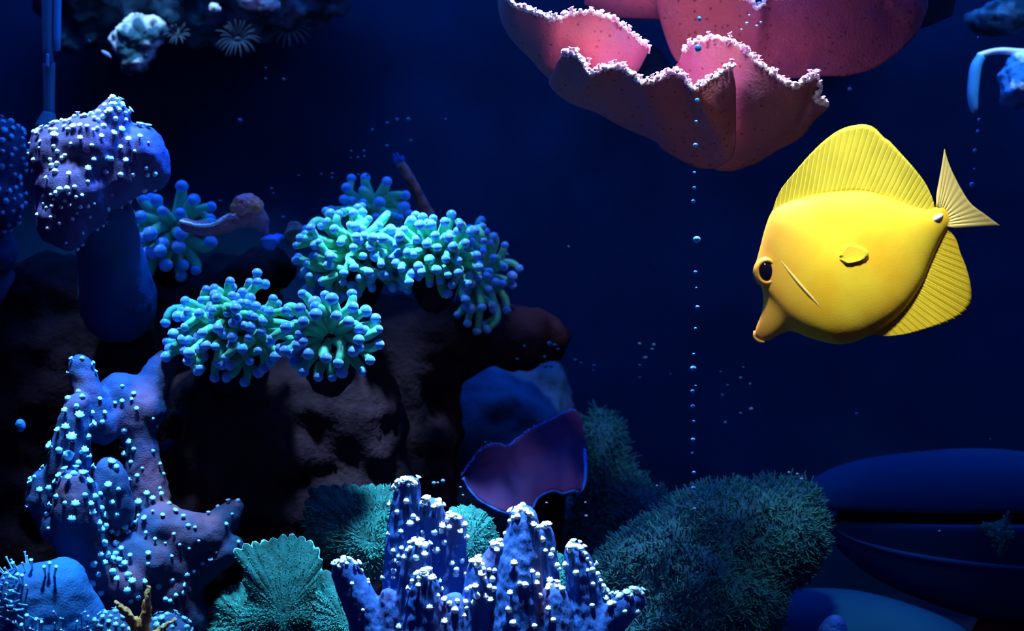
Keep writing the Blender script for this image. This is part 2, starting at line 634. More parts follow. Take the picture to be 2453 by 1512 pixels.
PM_W = [polyp_mesh('polyp_open', M['polyp'], 8, 1.0, 0.8), polyp_mesh('polyp_wide', M['polyp'], 8, 1.2, 0.5, 0.35), bulb_mesh('polyp_closed', M['polyp'], 8, 5, 0.1)]
PM_C = [polyp_mesh('polyp_cyan_open', M['polyp_cyan'], 8, 1.0, 0.9), polyp_mesh('polyp_cyan_wide', M['polyp_cyan'], 8, 1.2, 0.5, 0.35), bulb_mesh('polyp_cyan_closed', M['polyp_cyan'], 8, 5, 0.1)]
PM_P = [polyp_mesh('rim_polyp', M['pink_polyp'], 6, 1.0, 1.0), bulb_mesh('rim_bud', M['pink_polyp'], 7, 5, 0.15)]
TIP = bulb_mesh('tentacle_bulb', M['tip'], 10, 8, 0, 1, 0.92)


def polyps_at(bvh, pts, parent, meshes, sink=0.2):
    n = 0
    for x, y, r in pts:
        h_ = hit(bvh, x, y)
        if h_ is None:
            for dx, dy in ((0, 8), (8, 0), (-8, 0), (0, -8), (0, 18), (14, 0), (-14, 0)):
                h_ = hit(bvh, x + dx, y + dy)
                if h_:
                    break
        if h_ is None:
            continue
        loc, nor = h_
        s = r * PX(loc.y)
        place(random.choice(meshes), parent, loc, (nor + Vector((0, 0, 0.35))).normalized(), s, name='polyp')
        n += 1
    return n


def scatter(V, F, count, mind, accept, seed=1):
    """random points on a mesh, at least mind apart"""
    r = np.random.default_rng(seed)
    F = np.asarray(F)
    a, b, c, d = (V[F[:, i]] for i in range(4))
    n = np.cross(c - a, d - b)
    ar = np.linalg.norm(n, axis=1)
    n = n / np.maximum(ar[:, None], 1e-15)
    ids = r.choice(len(F), count * 30, p=ar / ar.sum())
    out = []
    for i in ids:
        u, v = r.random(2)
        p = (a[i] * (1 - u) + b[i] * u) * (1 - v) + (d[i] * (1 - u) + c[i] * u) * v
        if not accept(p, n[i], r.random()):
            continue
        if any((p[0] - q[0]) ** 2 + (p[1] - q[1]) ** 2 + (p[2] - q[2]) ** 2 < mind * mind for q, _ in out):
            continue
        out.append((p, n[i]))
        if len(out) >= count:
            break
    return out


def pix(p):
    s = PX(p[1])
    return 1226.5 + p[0] / s, 756.0 - (p[2] - CAM_Z) / s


# ================================================================== THE SETTING
def box(name, x0, x1, y0, y1, z0, z1, material):
    V = [(x, y, z) for x in (x0, x1) for y in (y0, y1) for z in (z0, z1)]
    F = [(0, 1, 3, 2), (4, 6, 7, 5), (0, 4, 5, 1), (2, 3, 7, 6), (0, 2, 6, 4), (1, 5, 7, 3)]
    o = add(name, mesh_from(name, V, F, material, False))
    o['kind'] = 'structure'
    return o


box('floor', -1.0, 1.0, -0.30, 0.62, -0.03, 0.0, M['floor'])
box('wall_back', -1.0, 1.0, 0.60, 0.63, -0.03, 0.85, M['wall'])


def rock(prims, label, material='rock', h=0.005, k=0.012, rough=0.008, rscale=32, octs=5, group=None, floor=None, name='reef_rock'):
    V, F = blob(prims, h, k, rough, rscale, octs, floor=floor, press=0.0, solid=True)
    return centred(name, V, F, M[material], label, 'rock', group), V, F


def col(x, y, Y, r, ybot=None):
    """rock column from a pixel down to the tank floor"""
    out = []
    c = P(x, y, Y); s = PX(Y)
    z = c.z
    rr = r * s
    while z > rr * 0.3:
        out.append((c.x + random.uniform(-.15, .15) * rr, c.y + random.uniform(-.1, .25) * rr, z, rr))
        z -= rr * 0.8
        rr *= 1.03
    return out


rock(col(520, 1000, 0.21, 120) + col(700, 970, 0.23, 130) + col(840, 950, 0.22, 110) + col(620, 960, 0.2, 90),
     'dark maroon rock mound carrying the two lower frogspawn corals', floor=0.0)
rock(col(900, 850, 0.30, 110) + col(960, 840, 0.31, 100) + [pp(1030, 800, .30, 90, 60), pp(1120, 800, .31, 90, 55), pp(1210, 800, .32, 80, 50), pp(1290, 815, .33, 60, 40)],
     'tall dark maroon rock carrying the bright upper frogspawn corals', floor=0.0)
rock([pp(640, 640, .27, 60, 45), pp(560, 680, .30, 80, 55)] + col(600, 760, .36, 80) + col(120, 740, 0.26, 130) + col(290, 760, 0.27, 130) + col(430, 760, 0.28, 110) + col(20, 800, 0.27, 120),
     'black shadowed rock below the mushroom-shaped leather coral', floor=0.0)
rock(col(1030, 930, 0.43, 80) + col(1130, 910, 0.44, 90) + col(1260, 930, 0.45, 90) + col(1180, 1010, 0.42, 80),
     'dim blue-grey rock standing behind the purple plate coral', 'rock_blue', floor=0.0)
rock([pp(x, y, .46, r, ry) for x, y, r, ry in ((180, 20, 70, 90), (270, -20, 90, 70), (400, -10, 110, 80), (520, 10, 90, 75), (640, -10, 110, 90), (740, -40, 90, 70), (190, -80, 200, 60), (560, -100, 260, 80))],
     'crusty blue-grey rock overhang hanging over the top left', 'rock_top', rough=0.012, rscale=45, h=0.004)
rock([pp(335, 82, .405, 45, 42), pp(320, 130, .41, 36, 50), pp(365, 70, .41, 32), pp(310, 100, .41, 36)],
     'knobbly rock with white and pink crust under the overhang', 'rock_crust', h=0.002, k=0.004, rough=0.005, rscale=90)
rock([pp(605, 0, .41, 42, 26), pp(645, 10, .42, 28, 24), pp(560, -12, .42, 34, 18)],
     'pale crusted knob at the underside of the rock overhang', 'rock_crust', h=0.002, k=0.004, rough=0.004, rscale=90)
rock([pp(2440, 25, .36, 60, 42), pp(2380, 50, .36, 38, 24), pp(2340, 60, .37, 22, 16), pp(2500, 0, .37, 70, 60)],
     'sloping blue rock with pale crust above the bright rock', 'rock_top', h=0.003, k=0.006, rough=0.006, rscale=60)
rock([pp(2445, 180, .31, 46, 55), pp(2440, 225, .31, 36, 34), pp(2500, 190, .33, 60, 70)],
     'bright blue rock with a white crusted top beside the arched strip', 'rock_bright', h=0.002, k=0.005, rough=0.005, rscale=70)
rock(col(160, 1480, 0.16, 120) + col(330, 1500, 0.17, 130) + col(480, 1490, 0.2, 110) + col(20, 1560, .12, 90),
     'low dark rock under the branching leather coral', floor=0.0)
rock(col(700, 1560, 0.16, 110) + col(900, 1560, 0.17, 100) + col(1120, 1600, 0.12, 130) + col(1350, 1600, 0.13, 120) + col(1650, 1580, .22, 140),
     'low dark rock under the finger coral and green mushrooms', floor=0.0)


# ================================================================== YELLOW FISH
def Z8(u, v):                                      # fish close-up coordinates -> pixels
    return 1740 + u / 2.5203, 260 + v / 2.52


def build_fish():
    base = P(2060, 640, 0.0)
    fish = root('yellow_tang', 'bright yellow disc-shaped fish with tall dorsal fin swimming nose down', 'fish', base)
    st = [((150, 1368), (186, 1408), 7), ((163, 1312), (240, 1404), 15), ((187, 1255), (300, 1372), 21), ((203, 1190), (362, 1345), 27),
          ((203, 1120), (420, 1356), 33), ((188, 1066), (490, 1384), 40), ((160, 1020), (560, 1405), 46), ((150, 962), (630, 1420), 51),
          ((166, 900), (690, 1425), 55), ((188, 820), (760, 1412), 59), ((215, 720), (820, 1392), 62), ((262, 612), (880, 1365), 63),
          ((350, 560), (950, 1325), 62), ((450, 530), (1020, 1275), 59), ((560, 508), (1090, 1205), 55), ((690, 495), (1145, 1130), 50),
          ((830, 497), (1190, 1050), 45), ((950, 525), (1230, 950), 40), ((1060, 570), (1265, 870), 34), ((1150, 603), (1295, 805), 28),
          ((1215, 618), (1320, 760), 22), ((1262, 605), (1342, 725), 17), ((1305, 590), (1365, 712), 11), ((1330, 600), (1372, 700), 5)]
    A = catmull([[a[0], a[1], b[0], b[1], t] for a, b, t in st], 60)
    ns = 36
    V = []
    for a0, a1, b0, b1, tk in A:
        pa, pb = Vector(P(*Z8(a0, a1), 0)), Vector(P(*Z8(b0, b1), 0))
        for k in range(ns):
            a = 2 * math.pi * k / ns
            vv = math.cos(a)
            m = pa * (0.5 + 0.5 * vv) + pb * (0.5 - 0.5 * vv)
            sgn = 1 if math.sin(a) >= 0 else -1
            # thickest a little above the middle, thin keel at the belly
            th = (abs(math.sin(a)) ** 1.0) * (1.0 + 0.12 * vv)
            V.append((m.x, sgn * th * tk * 0.82 * PX(0), m.z))
    n = len(A)
    F = [(i * ns + k, i * ns + (k + 1) % ns, (i + 1) * ns + (k + 1) % ns, (i + 1) * ns + k) for i in range(n - 1) for k in range(ns)]
    F.append(tuple(range(ns - 1, -1, -1))); F.append(tuple((n - 1) * ns + k for k in range(ns)))
    V = np.array(V)
    # material: yellow skin, warmer on the head, pale along the side line
    m = bpy.data.materials.new('fish_skin'); m.use_nodes = True
    nt = m.node_tree; b = nt.nodes['Principled BSDF']
    tc = nt.nodes.new('ShaderNodeTexCoord'); n1 = nt.nodes.new('ShaderNodeTexNoise'); n1.inputs['Scale'].default_value = 38
    n1.inputs['Detail'].default_value = 3
    r = nt.nodes.new('ShaderNodeValToRGB')
    r.color_ramp.elements[0].position = 0.36; r.color_ramp.elements[1].position = 0.68
    r.color_ramp.elements[0].color = (0.92, 0.62, 0.03, 1); r.color_ramp.elements[1].color = (0.95, 0.82, 0.05, 1)
    nt.links.new(tc.outputs['Object'], n1.inputs['Vector']); nt.links.new(n1.outputs[0], r.inputs[0])
    # head side is more orange / brownish towards the snout
    sp = nt.nodes.new('ShaderNodeSeparateXYZ'); nt.links.new(tc.outputs['Object'], sp.inputs[0])
    mr = nt.nodes.new('ShaderNodeMapRange')
    hx = P(1800, 640, 0).x; hx2 = P(1960, 640, 0).x
    mr.inputs['From Min'].default_value = hx; mr.inputs['From Max'].default_value = hx2
    nt.links.new(sp.outputs[0], mr.inputs['Value'])
    mx = nt.nodes.new('ShaderNodeMixRGB'); mx.inputs[1].default_value = (0.86, 0.44, 0.07, 1)
    nt.links.new(mr.outputs[0], mx.inputs[0]); nt.links.new(r.outputs[0], mx.inputs[2])
    nt.links.new(mx.outputs[0], b.inputs['Base Color'])
    b.inputs['Roughness'].default_value = 0.6; b.inputs['Specular IOR Level'].default_value = 0.15
    n2 = nt.nodes.new('ShaderNodeTexNoise'); n2.inputs['Scale'].default_value = 1400
    nt.links.new(tc.outputs['Object'], n2.inputs['Vector'])
    bp = nt.nodes.new('ShaderNodeBump'); bp.inputs['Strength'].default_value = 0.12; bp.inputs['Distance'].default_value = 0.0006
    nt.links.new(n2.outputs[0], bp.inputs['Height']); nt.links.new(bp.outputs[0], b.inputs['Normal'])
    skin = m
    add('body', mesh_from('fish_body', V, F, skin), fish)
    bvh = bvh_of(V, F)
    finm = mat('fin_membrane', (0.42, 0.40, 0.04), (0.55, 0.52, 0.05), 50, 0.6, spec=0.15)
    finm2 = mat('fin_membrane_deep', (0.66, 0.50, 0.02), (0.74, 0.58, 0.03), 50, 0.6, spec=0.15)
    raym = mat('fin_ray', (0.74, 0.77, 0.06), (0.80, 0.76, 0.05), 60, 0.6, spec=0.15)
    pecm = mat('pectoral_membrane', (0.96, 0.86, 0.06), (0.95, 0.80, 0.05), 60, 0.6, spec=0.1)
    tailm = mat('tail_membrane', (0.78, 0.72, 0.22), (0.88, 0.78, 0.25), 60, 0.5, spec=0.3)

    def fin(name, base_pts, out_pts, nr, material, ray_r=1.9, lean=0.0, t0=4.0, t1=1.2, rays=True, warp=1.0):
        nu, nv = nr * 4 + 1, 14
        B = catmull(base_pts, nu); O0 = catmull(out_pts, 600)
        O = np.array([O0[int(round(599 * (i / (nu - 1)) ** warp))] for i in range(nu)])
        G = np.zeros((nu, nv, 3)); TH = np.zeros((nu, nv))
        for i in range(nu):
            for j in range(nv):
                f = j / (nv - 1)
                p = P(*Z8(*(B[i] * (1 - f) + O[i] * f)), 0)
                wv = 0.9 * math.cos(2 * math.pi * i / 4) * min(1, f * 4) * (1 - 0.4 * f)
                G[i, j] = (p.x, wv * PX(0) + lean * math.sin(f * 2.0) * PX(0), p.z)
                TH[i, j] = (t0 * (1 - f) + t1 * f) * PX(0)
        v, f = sheet(G, TH)
        fo = add(name, mesh_from(name, v, f, material), fish)
        if rays:
            for q in range(nr + 1):
                i = min(q * 4, nu - 1)
                pts = G[i, :, :]
                rr = np.linspace(ray_r * 1.5, ray_r * 0.6, nv) * PX(0)
                tv, tf = tube(pts, rr, 6)
                add('fin_ray', mesh_from('fin_ray', tv, tf, raym), fo)
        return fo

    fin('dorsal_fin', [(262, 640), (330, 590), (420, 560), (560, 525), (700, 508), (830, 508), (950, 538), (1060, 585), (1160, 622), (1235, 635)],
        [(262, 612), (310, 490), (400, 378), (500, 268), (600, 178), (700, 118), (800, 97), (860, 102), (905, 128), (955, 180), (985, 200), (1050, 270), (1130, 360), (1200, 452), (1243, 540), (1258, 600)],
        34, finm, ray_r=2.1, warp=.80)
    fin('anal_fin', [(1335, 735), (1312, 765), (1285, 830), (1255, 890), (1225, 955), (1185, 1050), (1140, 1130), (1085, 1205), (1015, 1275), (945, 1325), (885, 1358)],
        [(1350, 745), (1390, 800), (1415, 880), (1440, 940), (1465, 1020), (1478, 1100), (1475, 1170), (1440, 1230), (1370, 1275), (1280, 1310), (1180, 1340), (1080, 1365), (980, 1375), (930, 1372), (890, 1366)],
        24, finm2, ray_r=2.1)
    fin('tail_fin', [(1272, 598), (1285, 615), (1300, 640), (1312, 660), (1322, 680), (1330, 700), (1338, 722)],
        [(1320, 258), (1340, 330), (1378, 420), (1432, 520), (1482, 590), (1560, 650), (1648, 716)], 12, tailm, ray_r=1.7, t0=16)
    # pelvic fin sliver under the belly
    fin('pelvic_fin', [(862, 1372), (885, 1362), (905, 1345)], [(935, 1350), (965, 1335), (985, 1316)], 3, raym, ray_r=1.6, lean=0, rays=False)
    # pectoral fin on both flanks: a short fan lying back along the side
    for side in (-1, 1):
        nu, nv = 17, 8
        G = np.zeros((nu, nv, 3))
        for i in range(nu):
            a = math.radians(-80 + 160 * i / (nu - 1))
            for j in range(nv):
                f = j / (nv - 1)
                u = 675 + 14 * math.cos(a) + 165 * f * math.cos(a) ** .8; v = 905 + 8 * math.sin(a) + 50 * f * math.sin(a) - 22 * f
                p = P(*Z8(u, v), 0)
                hh = bvh.ray_cast(Vector((p.x, -0.2, p.z)), Vector((0, 1, 0)))
                yy = hh[0].y if hh[0] else -0.012
                G[i, j] = (p.x, (yy - (0.0002 + 0.0008 * f) + 0.00012 * math.cos(i * math.pi / 1)) * (1 if side < 0 else -1), p.z)
        v, f = sheet(G, 0.0004)
        add('pectoral_fin', mesh_from('pectoral_fin', v, f, pecm), fish)
    # gill cover ridge on both flanks
    gp = catmull([(300, 890), (335, 940), (395, 1015), (460, 1090), (530, 1165), (585, 1228)], 30)
    palem = mat('gill_edge', (0.90, 0.68, 0.24), (0.9, 0.66, 0.18), 60, 0.5)
    for side in (-1, 1):
        pts = []
        for u, v in gp:
            p = P(*Z8(u, v), 0)
            hh = bvh.ray_cast(Vector((p.x, -0.2, p.z)), Vector((0, 1, 0)))
            yy = hh[0].y if hh[0] else -0.012
            pts.append((p.x, (yy + 0.0005) * (1 if side < 0 else -1), p.z))
        rr = [0.0003 + 0.0009 * math.sin(math.pi * i / 29) for i in range(30)]
        tv, tf = tube(pts, rr, 8)
        add('gill_cover_edge', mesh_from('gill_edge', tv, tf, palem), fish)
    # tail spine (white scalpel) on both sides
    spm = mat('tail_spine', (0.95, 0.95, 0.95), None, rough=0.35)
    for side in (-1, 1):
        pts = [P(*Z8(1238, 692), 0), P(*Z8(1258, 680), 0), P(*Z8(1285, 663), 0), P(*Z8(1308, 648), 0)]
        pts = [(p.x, side * y_ * PX(0), p.z) for p, y_ in zip(pts, (13, 14, 12.5, 9))]
        tv, tf = tube(catmull(pts, 9), [0.0006, 0.0014, 0.0020, 0.0023, 0.0024, 0.0022, 0.0019, 0.0014, 0.0006], 8)
        add('tail_spine', mesh_from('tail_spine', tv, tf, spm), fish)
    # eyes: yellow-orange ring with dark pupil, bulging from the edge of the face
    ringm = mat('eye_ring', (0.90, 0.52, 0.06), (0.80, 0.40, 0.06), 90, 0.3)
    pupm = mat('eye_pupil', (0.006, 0.006, 0.02), None, rough=0.08, spec=0.6)
    irism = mat('eye_iris', (0.25, 0.12, 0.05), None, rough=0.3)
    for side in (-1, 1):
        c = P(*Z8(222, 985), 0)
        yo = side * 24 * PX(0)
        r0 = 31 * PX(0)
        prof = [(0.30, -1.0), (0.75, -0.72), (1.0, -0.25), (1.04, 0.10), (0.98, 0.36), (0.86, 0.52), (0.74, 0.56), (0.66, 0.50), (0.62, 0.40)]
        v, f = lathe([(a * r0, b_ * r0) for a, b_ in prof], 28)
        R = Matrix.Rotation(math.radians(90 if side < 0 else -90), 4, 'X')
        tilt = Matrix.Rotation(math.radians(14 * (1 if side < 0 else -1)), 4, 'Z') 
        T = Matrix.Translation((c.x, yo, c.z)) @ tilt @ R @ Matrix.Diagonal((1, 1.14, 1, 1))
        v = [T @ Vector(q) for q in v]
        eye = add('eye', mesh_from('eye', v, f, ringm), fish)
        for nm, mm, rs, zz, hz in (('iris', irism, 0.66, 0.36, 0.10), ('pupil', pupm, 0.64, 0.36, 0.26)):
            pv, pf = lathe([(rs * r0 * math.cos(a), (zz + hz * math.sin(a)) * r0) for a in [i * math.pi / 2 / 6 for i in range(7)][:-1] + [1.53]], 24)
            pv = [T @ Vector(q) for q in pv]
            add(nm, mesh_from(nm, pv, pf, mm), eye)
    # mouth: a small lip ring at the snout tip
    lipm = mat('lip', (0.80, 0.46, 0.10), (0.72, 0.38, 0.08), 90, 0.5)
    c0 = [(150, 1345), (146, 1375), (165, 1398), (190, 1410), (212, 1412)]
    for dy in (-1, 1):
        pts = [P(*Z8(u, v), 0) for u, v in c0]
        pts = [(p.x, dy * 2.5 * PX(0), p.z) for p in pts]
        tv, tf = tube(catmull(pts, 12), [0.0008 + 0.0005 * math.sin(math.pi * i / 11) for i in range(12)], 8)
        add('lip', mesh_from('lip', tv, tf, lipm), fish)
    fish.rotation_euler.z = math.radians(-12)       # flank square to the viewer's side of the tank
    fish.scale = (0.955, 1, 1)


build_fish()


# ================================================================== PINK RUFFLED PLATE CORALS (top right)
def Z7(u, v):
    return 1180 + u / 1.927, v / 1.927


def lobe(name, thing, rim, base, bulge, nu=90, nv=26, thick=0.004, material='pink', rim_r=8.5, npol=60, pol=PM_P, wav=0.0, rimmat='pink_rim', z=Z7, pr=5.5, beads=True, seed=1):
    """ruffled plate between a rim curve and a base curve, (u, v, Y) points"""
    r = np.random.default_rng(seed)
    R = catmull(rim, nu); B = catmull(base, nu)
    G = np.zeros((nu, nv, 3)); TH = np.zeros((nu, nv))
    for i in range(nu):
        for j in range(nv):
            f = j / (nv - 1)
            q = R[i] * (1 - f) + B[i] * f
            x, y = z(q[0], q[1])
            Yd = q[2] - bulge * math.sin(math.pi * min(1, f * 0.9 + 0.06)) + wav * math.sin(i * 0.23 + f * 2) * (1 - f)
            p = P(x, y, Yd)
            nz = noise.fractal(Vector((p.x * 30, p.z * 30, seed * 3.1)), 1, 2, 3)
            G[i, j] = (p.x, p.y + 0.004 * nz * min(1, f * 3), p.z)
            TH[i, j] = thick * (0.7 + 0.5 * f)
    v, f = sheet(G, TH)
    lo = add(name, mesh_from(name, v, f, M[material]), thing)
    if rim_r:
        pts, rr = [], []
        nR = nu * 3
        RR = catmull([tuple(G[i, 0]) for i in range(nu)], nR)
        for i in range(nR):
            nz = 0.5 + 0.9 * abs(noise.noise(Vector((i * 0.45, seed, 0))))
            rr.append(rim_r * PX(0.1) * nz)
            pts.append(RR[i] + r.normal(0, 0.0006, 3))
        tv, tf = tube(pts, rr, 8)
        add('rim', mesh_from('rim', tv, tf, M[rimmat]), lo)
        for k in range(npol):
            i = r.integers(0, nR)
            p = RR[i] + r.normal(0, 1, 3) * np.array([3.0, 12, 2.0]) * PX(.1) + np.array([0, 0.0015, 0.0015])
            nrm = Vector((r.normal(0, .35), r.normal(-.1, .35), 1)).normalized()
            place(pol[r.integers(0, len(pol))], lo, p, nrm, pr * PX(.1) * r.uniform(.7, 1.25), name='rim_polyp')
    return lo, G


plate = root('plate_coral', 'pink ruffled plate coral with glowing white frilled edges in front', 'coral', P(1750, 400, 0.14))
lobe('lobe', plate, [(20, -110, .12), (50, -30, .10), (75, 0, .09), (110, 30, .09), (170, 45, .088), (250, 80, .085), (310, 88, .085), (370, 62, .09), (450, 60, .09), (530, 80, .095), (590, 115, .10), (640, 160, .105), (690, 200, .11), (716, 225, .12), (690, 252, .13)],
     [(20, -60, 0.135), (38, 0, 0.135), (45, 60, 0.135), (70, 130, 0.135), (110, 190, 0.135), (180, 262, 0.130), (230, 320, 0.125), (290, 380, 0.125), (380, 430, 0.125), (480, 430, 0.125), (560, 400, 0.130), (620, 360, 0.130), (660, 320, 0.135), (680, 280, 0.135)],
     0.006, npol=120, seed=2)
lobe('lobe', plate, [(322, 248, .072), (380, 252, .068), (420, 290, .064), (450, 340, .06), (510, 322, .058), (570, 312, .058), (630, 332, .056), (690, 380, .054), (750, 370, .056), (810, 345, .058), (860, 345, .06), (900, 382, .058), (930, 412, .056), (980, 382, .06), (1040, 345, .066), (1104, 308, .074)],
     [(300, 330, 0.115), (275, 385, 0.115), (350, 455, 0.115), (480, 505, 0.115), (600, 572, 0.115), (760, 645, 0.120), (800, 690, 0.125), (940, 762, 0.135), (1000, 770, 0.135), (1050, 760, 0.130), (1100, 720, 0.115), (1110, 600, 0.105), (1110, 480, 0.095), (1108, 400, 0.085)],
     0.004, npol=150, seed=3)
lobe('lobe', plate, [(880, 238, .105), (930, 200, .10), (1000, 180, .095), (1060, 184, .09), (1120, 205, .088), (1180, 250, .084), (1240, 300, .08), (1300, 342, .078), (1350, 380, .075), (1400, 396, .073), (1450, 372, .075), (1490, 348, .08), (1512, 400, .082), (1492, 455, .084), (1545, 476, .09)],
     [(840, 330, 0.135), (860, 420, 0.135), (900, 560, 0.135), (950, 680, 0.140), (1020, 765, 0.145), (1090, 782, 0.145), (1160, 765, 0.145), (1220, 742, 0.145), (1300, 692, 0.140), (1360, 660, 0.135), (1420, 622, 0.130), (1480, 545, 0.125), (1520, 510, 0.115), (1546, 482, 0.105)],
     0.006, npol=135, seed=4)
# short stem joining the lobes to the rock wall behind
V, F = blob(chain([(1720, 335, .150, 26), (1700, 330, .22, 27), (1660, 300, .32, 30), (1580, 210, .43, 36), (1540, 160, .57, 44)], .4), 0.004, 0.003, 0.002, 40, 4)
add('stem', mesh_from('plate_stem', V, F, M['rock']), plate)

plate2 = root('plate_coral', 'broad dusky pink plate coral behind the frilled one', 'coral', P(1850, 170, 0.2))
lobe('lobe', plate2, [(740, -120, .17), (900, -70, .165), (1050, -30, .16), (1160, -4, .155), (1205, 14, .152), (1228, 44, .15), (1250, 18, .152), (1280, -8, .155), (1400, -20, .155), (1600, -60, .16), (1800, -90, .17), (2010, -120, .18)],
     [(775, 40, .185), (800, 140, .19), (850, 270, .195), (950, 340, .195), (1100, 360, .195), (1300, 360, .195), (1500, 345, .195), (1640, 342, .195), (1750, 312, .195), (1850, 252, .195), (1950, 150, .195), (2000, 30, .195)],
     0.004, npol=60, seed=5)
lobe('lobe', plate2, [(420, -100, .20), (520, -60, .195), (640, -40, .19), (780, -60, .19)], [(430, 10, .22), (520, 50, .22), (640, 75, .22), (800, 80, .22)], 0.015, nu=40, nv=16, npol=0, rim_r=4, seed=6)
lobe('lobe', plate2, [(1960, -110, .20), (2040, -80, .20), (2150, -90, .21)], [(1940, 130, .22), (2010, 110, .22), (2120, 60, .22)], 0.01, nu=30, nv=16, npol=0, rim_r=0, material='leather_blue', seed=7)
V, F = blob(chain([(1880, 100, .201, 34), (1910, 95, .28, 40), (1960, 90, .42, 48), (1990, 100, .57, 56)], .4), 0.004, 0.003, 0.002, 40, 4)
add('stem', mesh_from('plate_stem', V, F, M['rock']), plate2)


# ================================================================== LEATHER CORALS
def leather(prims, label, material, base, h=0.0022, k=0.004, rough=0.0012, rscale=120, name='leather_coral'):
    V, F = blob(prims, h, k, rough, rscale, 3, press=0.006)
    t_ = root(name, label, 'coral', base)
    b_ = add('body', mesh_from('leather_body', V, F, M[material]), t_)
    return t_, V, F, bvh_of(V, F)


# --- mushroom-shaped leather coral, left
def Z5(u, v):
    return u / 3.36, 250 + v / 3.36


Yl = 0.12
pr = [pp(145, 370, Yl, 66), pp(108, 340, Yl, 32), pp(102, 380, Yl, 28), pp(150, 325, Yl, 34), pp(195, 312, Yl, 34), pp(215, 350, Yl, 76), pp(262, 315, Yl + .005, 50), pp(278, 275, Yl, 30), pp(268, 252, Yl, 18), pp(250, 275, Yl, 20),
      pp(320, 365, Yl + .012, 66), pp(350, 385, Yl + .016, 54), pp(342, 345, Yl + .016, 42), pp(366, 420, Yl + .018, 38), pp(290, 420, Yl + .01, 60), pp(180, 450, Yl, 84), pp(128, 440, Yl, 42), pp(118, 500, Yl, 30), pp(150, 520, Yl - .004, 58),
      pp(165, 555, Yl - .004, 44), pp(215, 505, Yl + .004, 48), pp(125, 550, Yl, 32), pp(260, 460, Yl + .012, 50)]
lc, V, F, bv = leather(pr, 'mushroom-shaped mauve leather coral dotted with white polyps, blue right lobe', 'leather', P(250, 700, .17), k=0.0022)
sv, sf = blob(chain([(235, 500, Yl + .02, 62), (260, 580, Yl + .035, 52), (275, 660, Yl + .05, 62), (285, 740, Yl + .07, 80)], .4), 0.003, 0.004, 0.001, 80, press=0.006, solid=True)
add('stalk', mesh_from('leather_stalk', sv, sf, M['leather_blue']), lc)
ptsL = [(250, 225), (305, 185), (340, 195), (375, 182), (430, 160), (460, 148), (495, 128), (525, 138), (570, 138), (600, 98), (625, 85), (660, 100), (690, 100), (680, 25), (692, 68), (735, 55), (735, 82), (792, 62),
        (757, 118), (788, 125), (830, 100), (885, 58), (930, 115), (945, 30), (920, 10), (960, 45), (1040, 55), (1003, 130), (408, 205), (445, 208), (520, 185), (545, 202), (593, 188), (652, 186), (700, 182), (750, 213),
        (782, 190), (835, 175), (815, 262), (910, 240), (972, 208), (645, 277), (578, 320), (435, 255), (457, 263), (325, 302), (310, 240), (240, 315), (228, 370), (315, 350), (432, 338), (460, 378), (740, 330),
        (275, 450), (277, 540), (405, 445), (458, 475), (415, 493), (444, 540), (382, 602), (498, 432), (525, 412), (752, 448), (710, 525), (706, 622), (850, 435), (893, 438), (972, 350), (1036, 293), (1122, 270),
        (1083, 377), (1012, 456), (850, 556), (970, 567), (1072, 568), (1175, 512), (1245, 560), (1188, 570), (1195, 310), (900, 730), (560, 570), (600, 665), (540, 678), (480, 685), (455, 715), (418, 730), (432, 765),
        (550, 718), (655, 735), (610, 745), (522, 778), (350, 800), (375, 832), (425, 825), (495, 838), (562, 815), (648, 825), (708, 820), (753, 803), (300, 890), (408, 908), (478, 957), (578, 927), (397, 1000),
        (657, 1040), (530, 1115), (620, 875), (725, 908), (860, 845), (830, 1005), (868, 970), (900, 950), (935, 905), (965, 882), (1005, 828), (1045, 808), (1085, 745), (1160, 690), (1245, 690), (710, 1130), (640, 1155),
        (1130, 180), (1190, 185), (1110, 140), (1160, 145), (985, 15), (1010, 70), (870, 70), (850, 20), (905, -40), (940, -70), (965, -50), (985, -30), (1040, 0), (900, 0), (930, -20), (890, -60)]
polyps_at(bv, [(*Z5(u, v), random.uniform(5.2, 8.2) if v < 300 or 400 < v < 720 else random.uniform(3.8, 6.2)) for u, v in ptsL], lc, PM_W + [PM_W[2]])

# --- dim leather coral cut by the left edge of the frame
pr = [pp(-10, 380, .20, 70, 90), pp(10, 340, .20, 45), pp(-20, 480, .20, 70), pp(0, 500, .2, 45), pp(-20, 600, .22, 60), pp(-20, 700, .24, 70)]
l2, V2, F2, bv2 = leather(pr, 'dim leather coral left of the mushroom-shaped one', 'leather_mix', P(-10, 720, .24))
for (p, n) in scatter(V2, F2, 60, 0.006, lambda p, n, r: n[1] < 0.1 and pix(p)[0] > -20 and pix(p)[1] < 560, 3):
    place(PM_C[random.randint(0, 2)], l2, p, Vector(n), random.uniform(5, 8) * PX(.2), name='polyp')

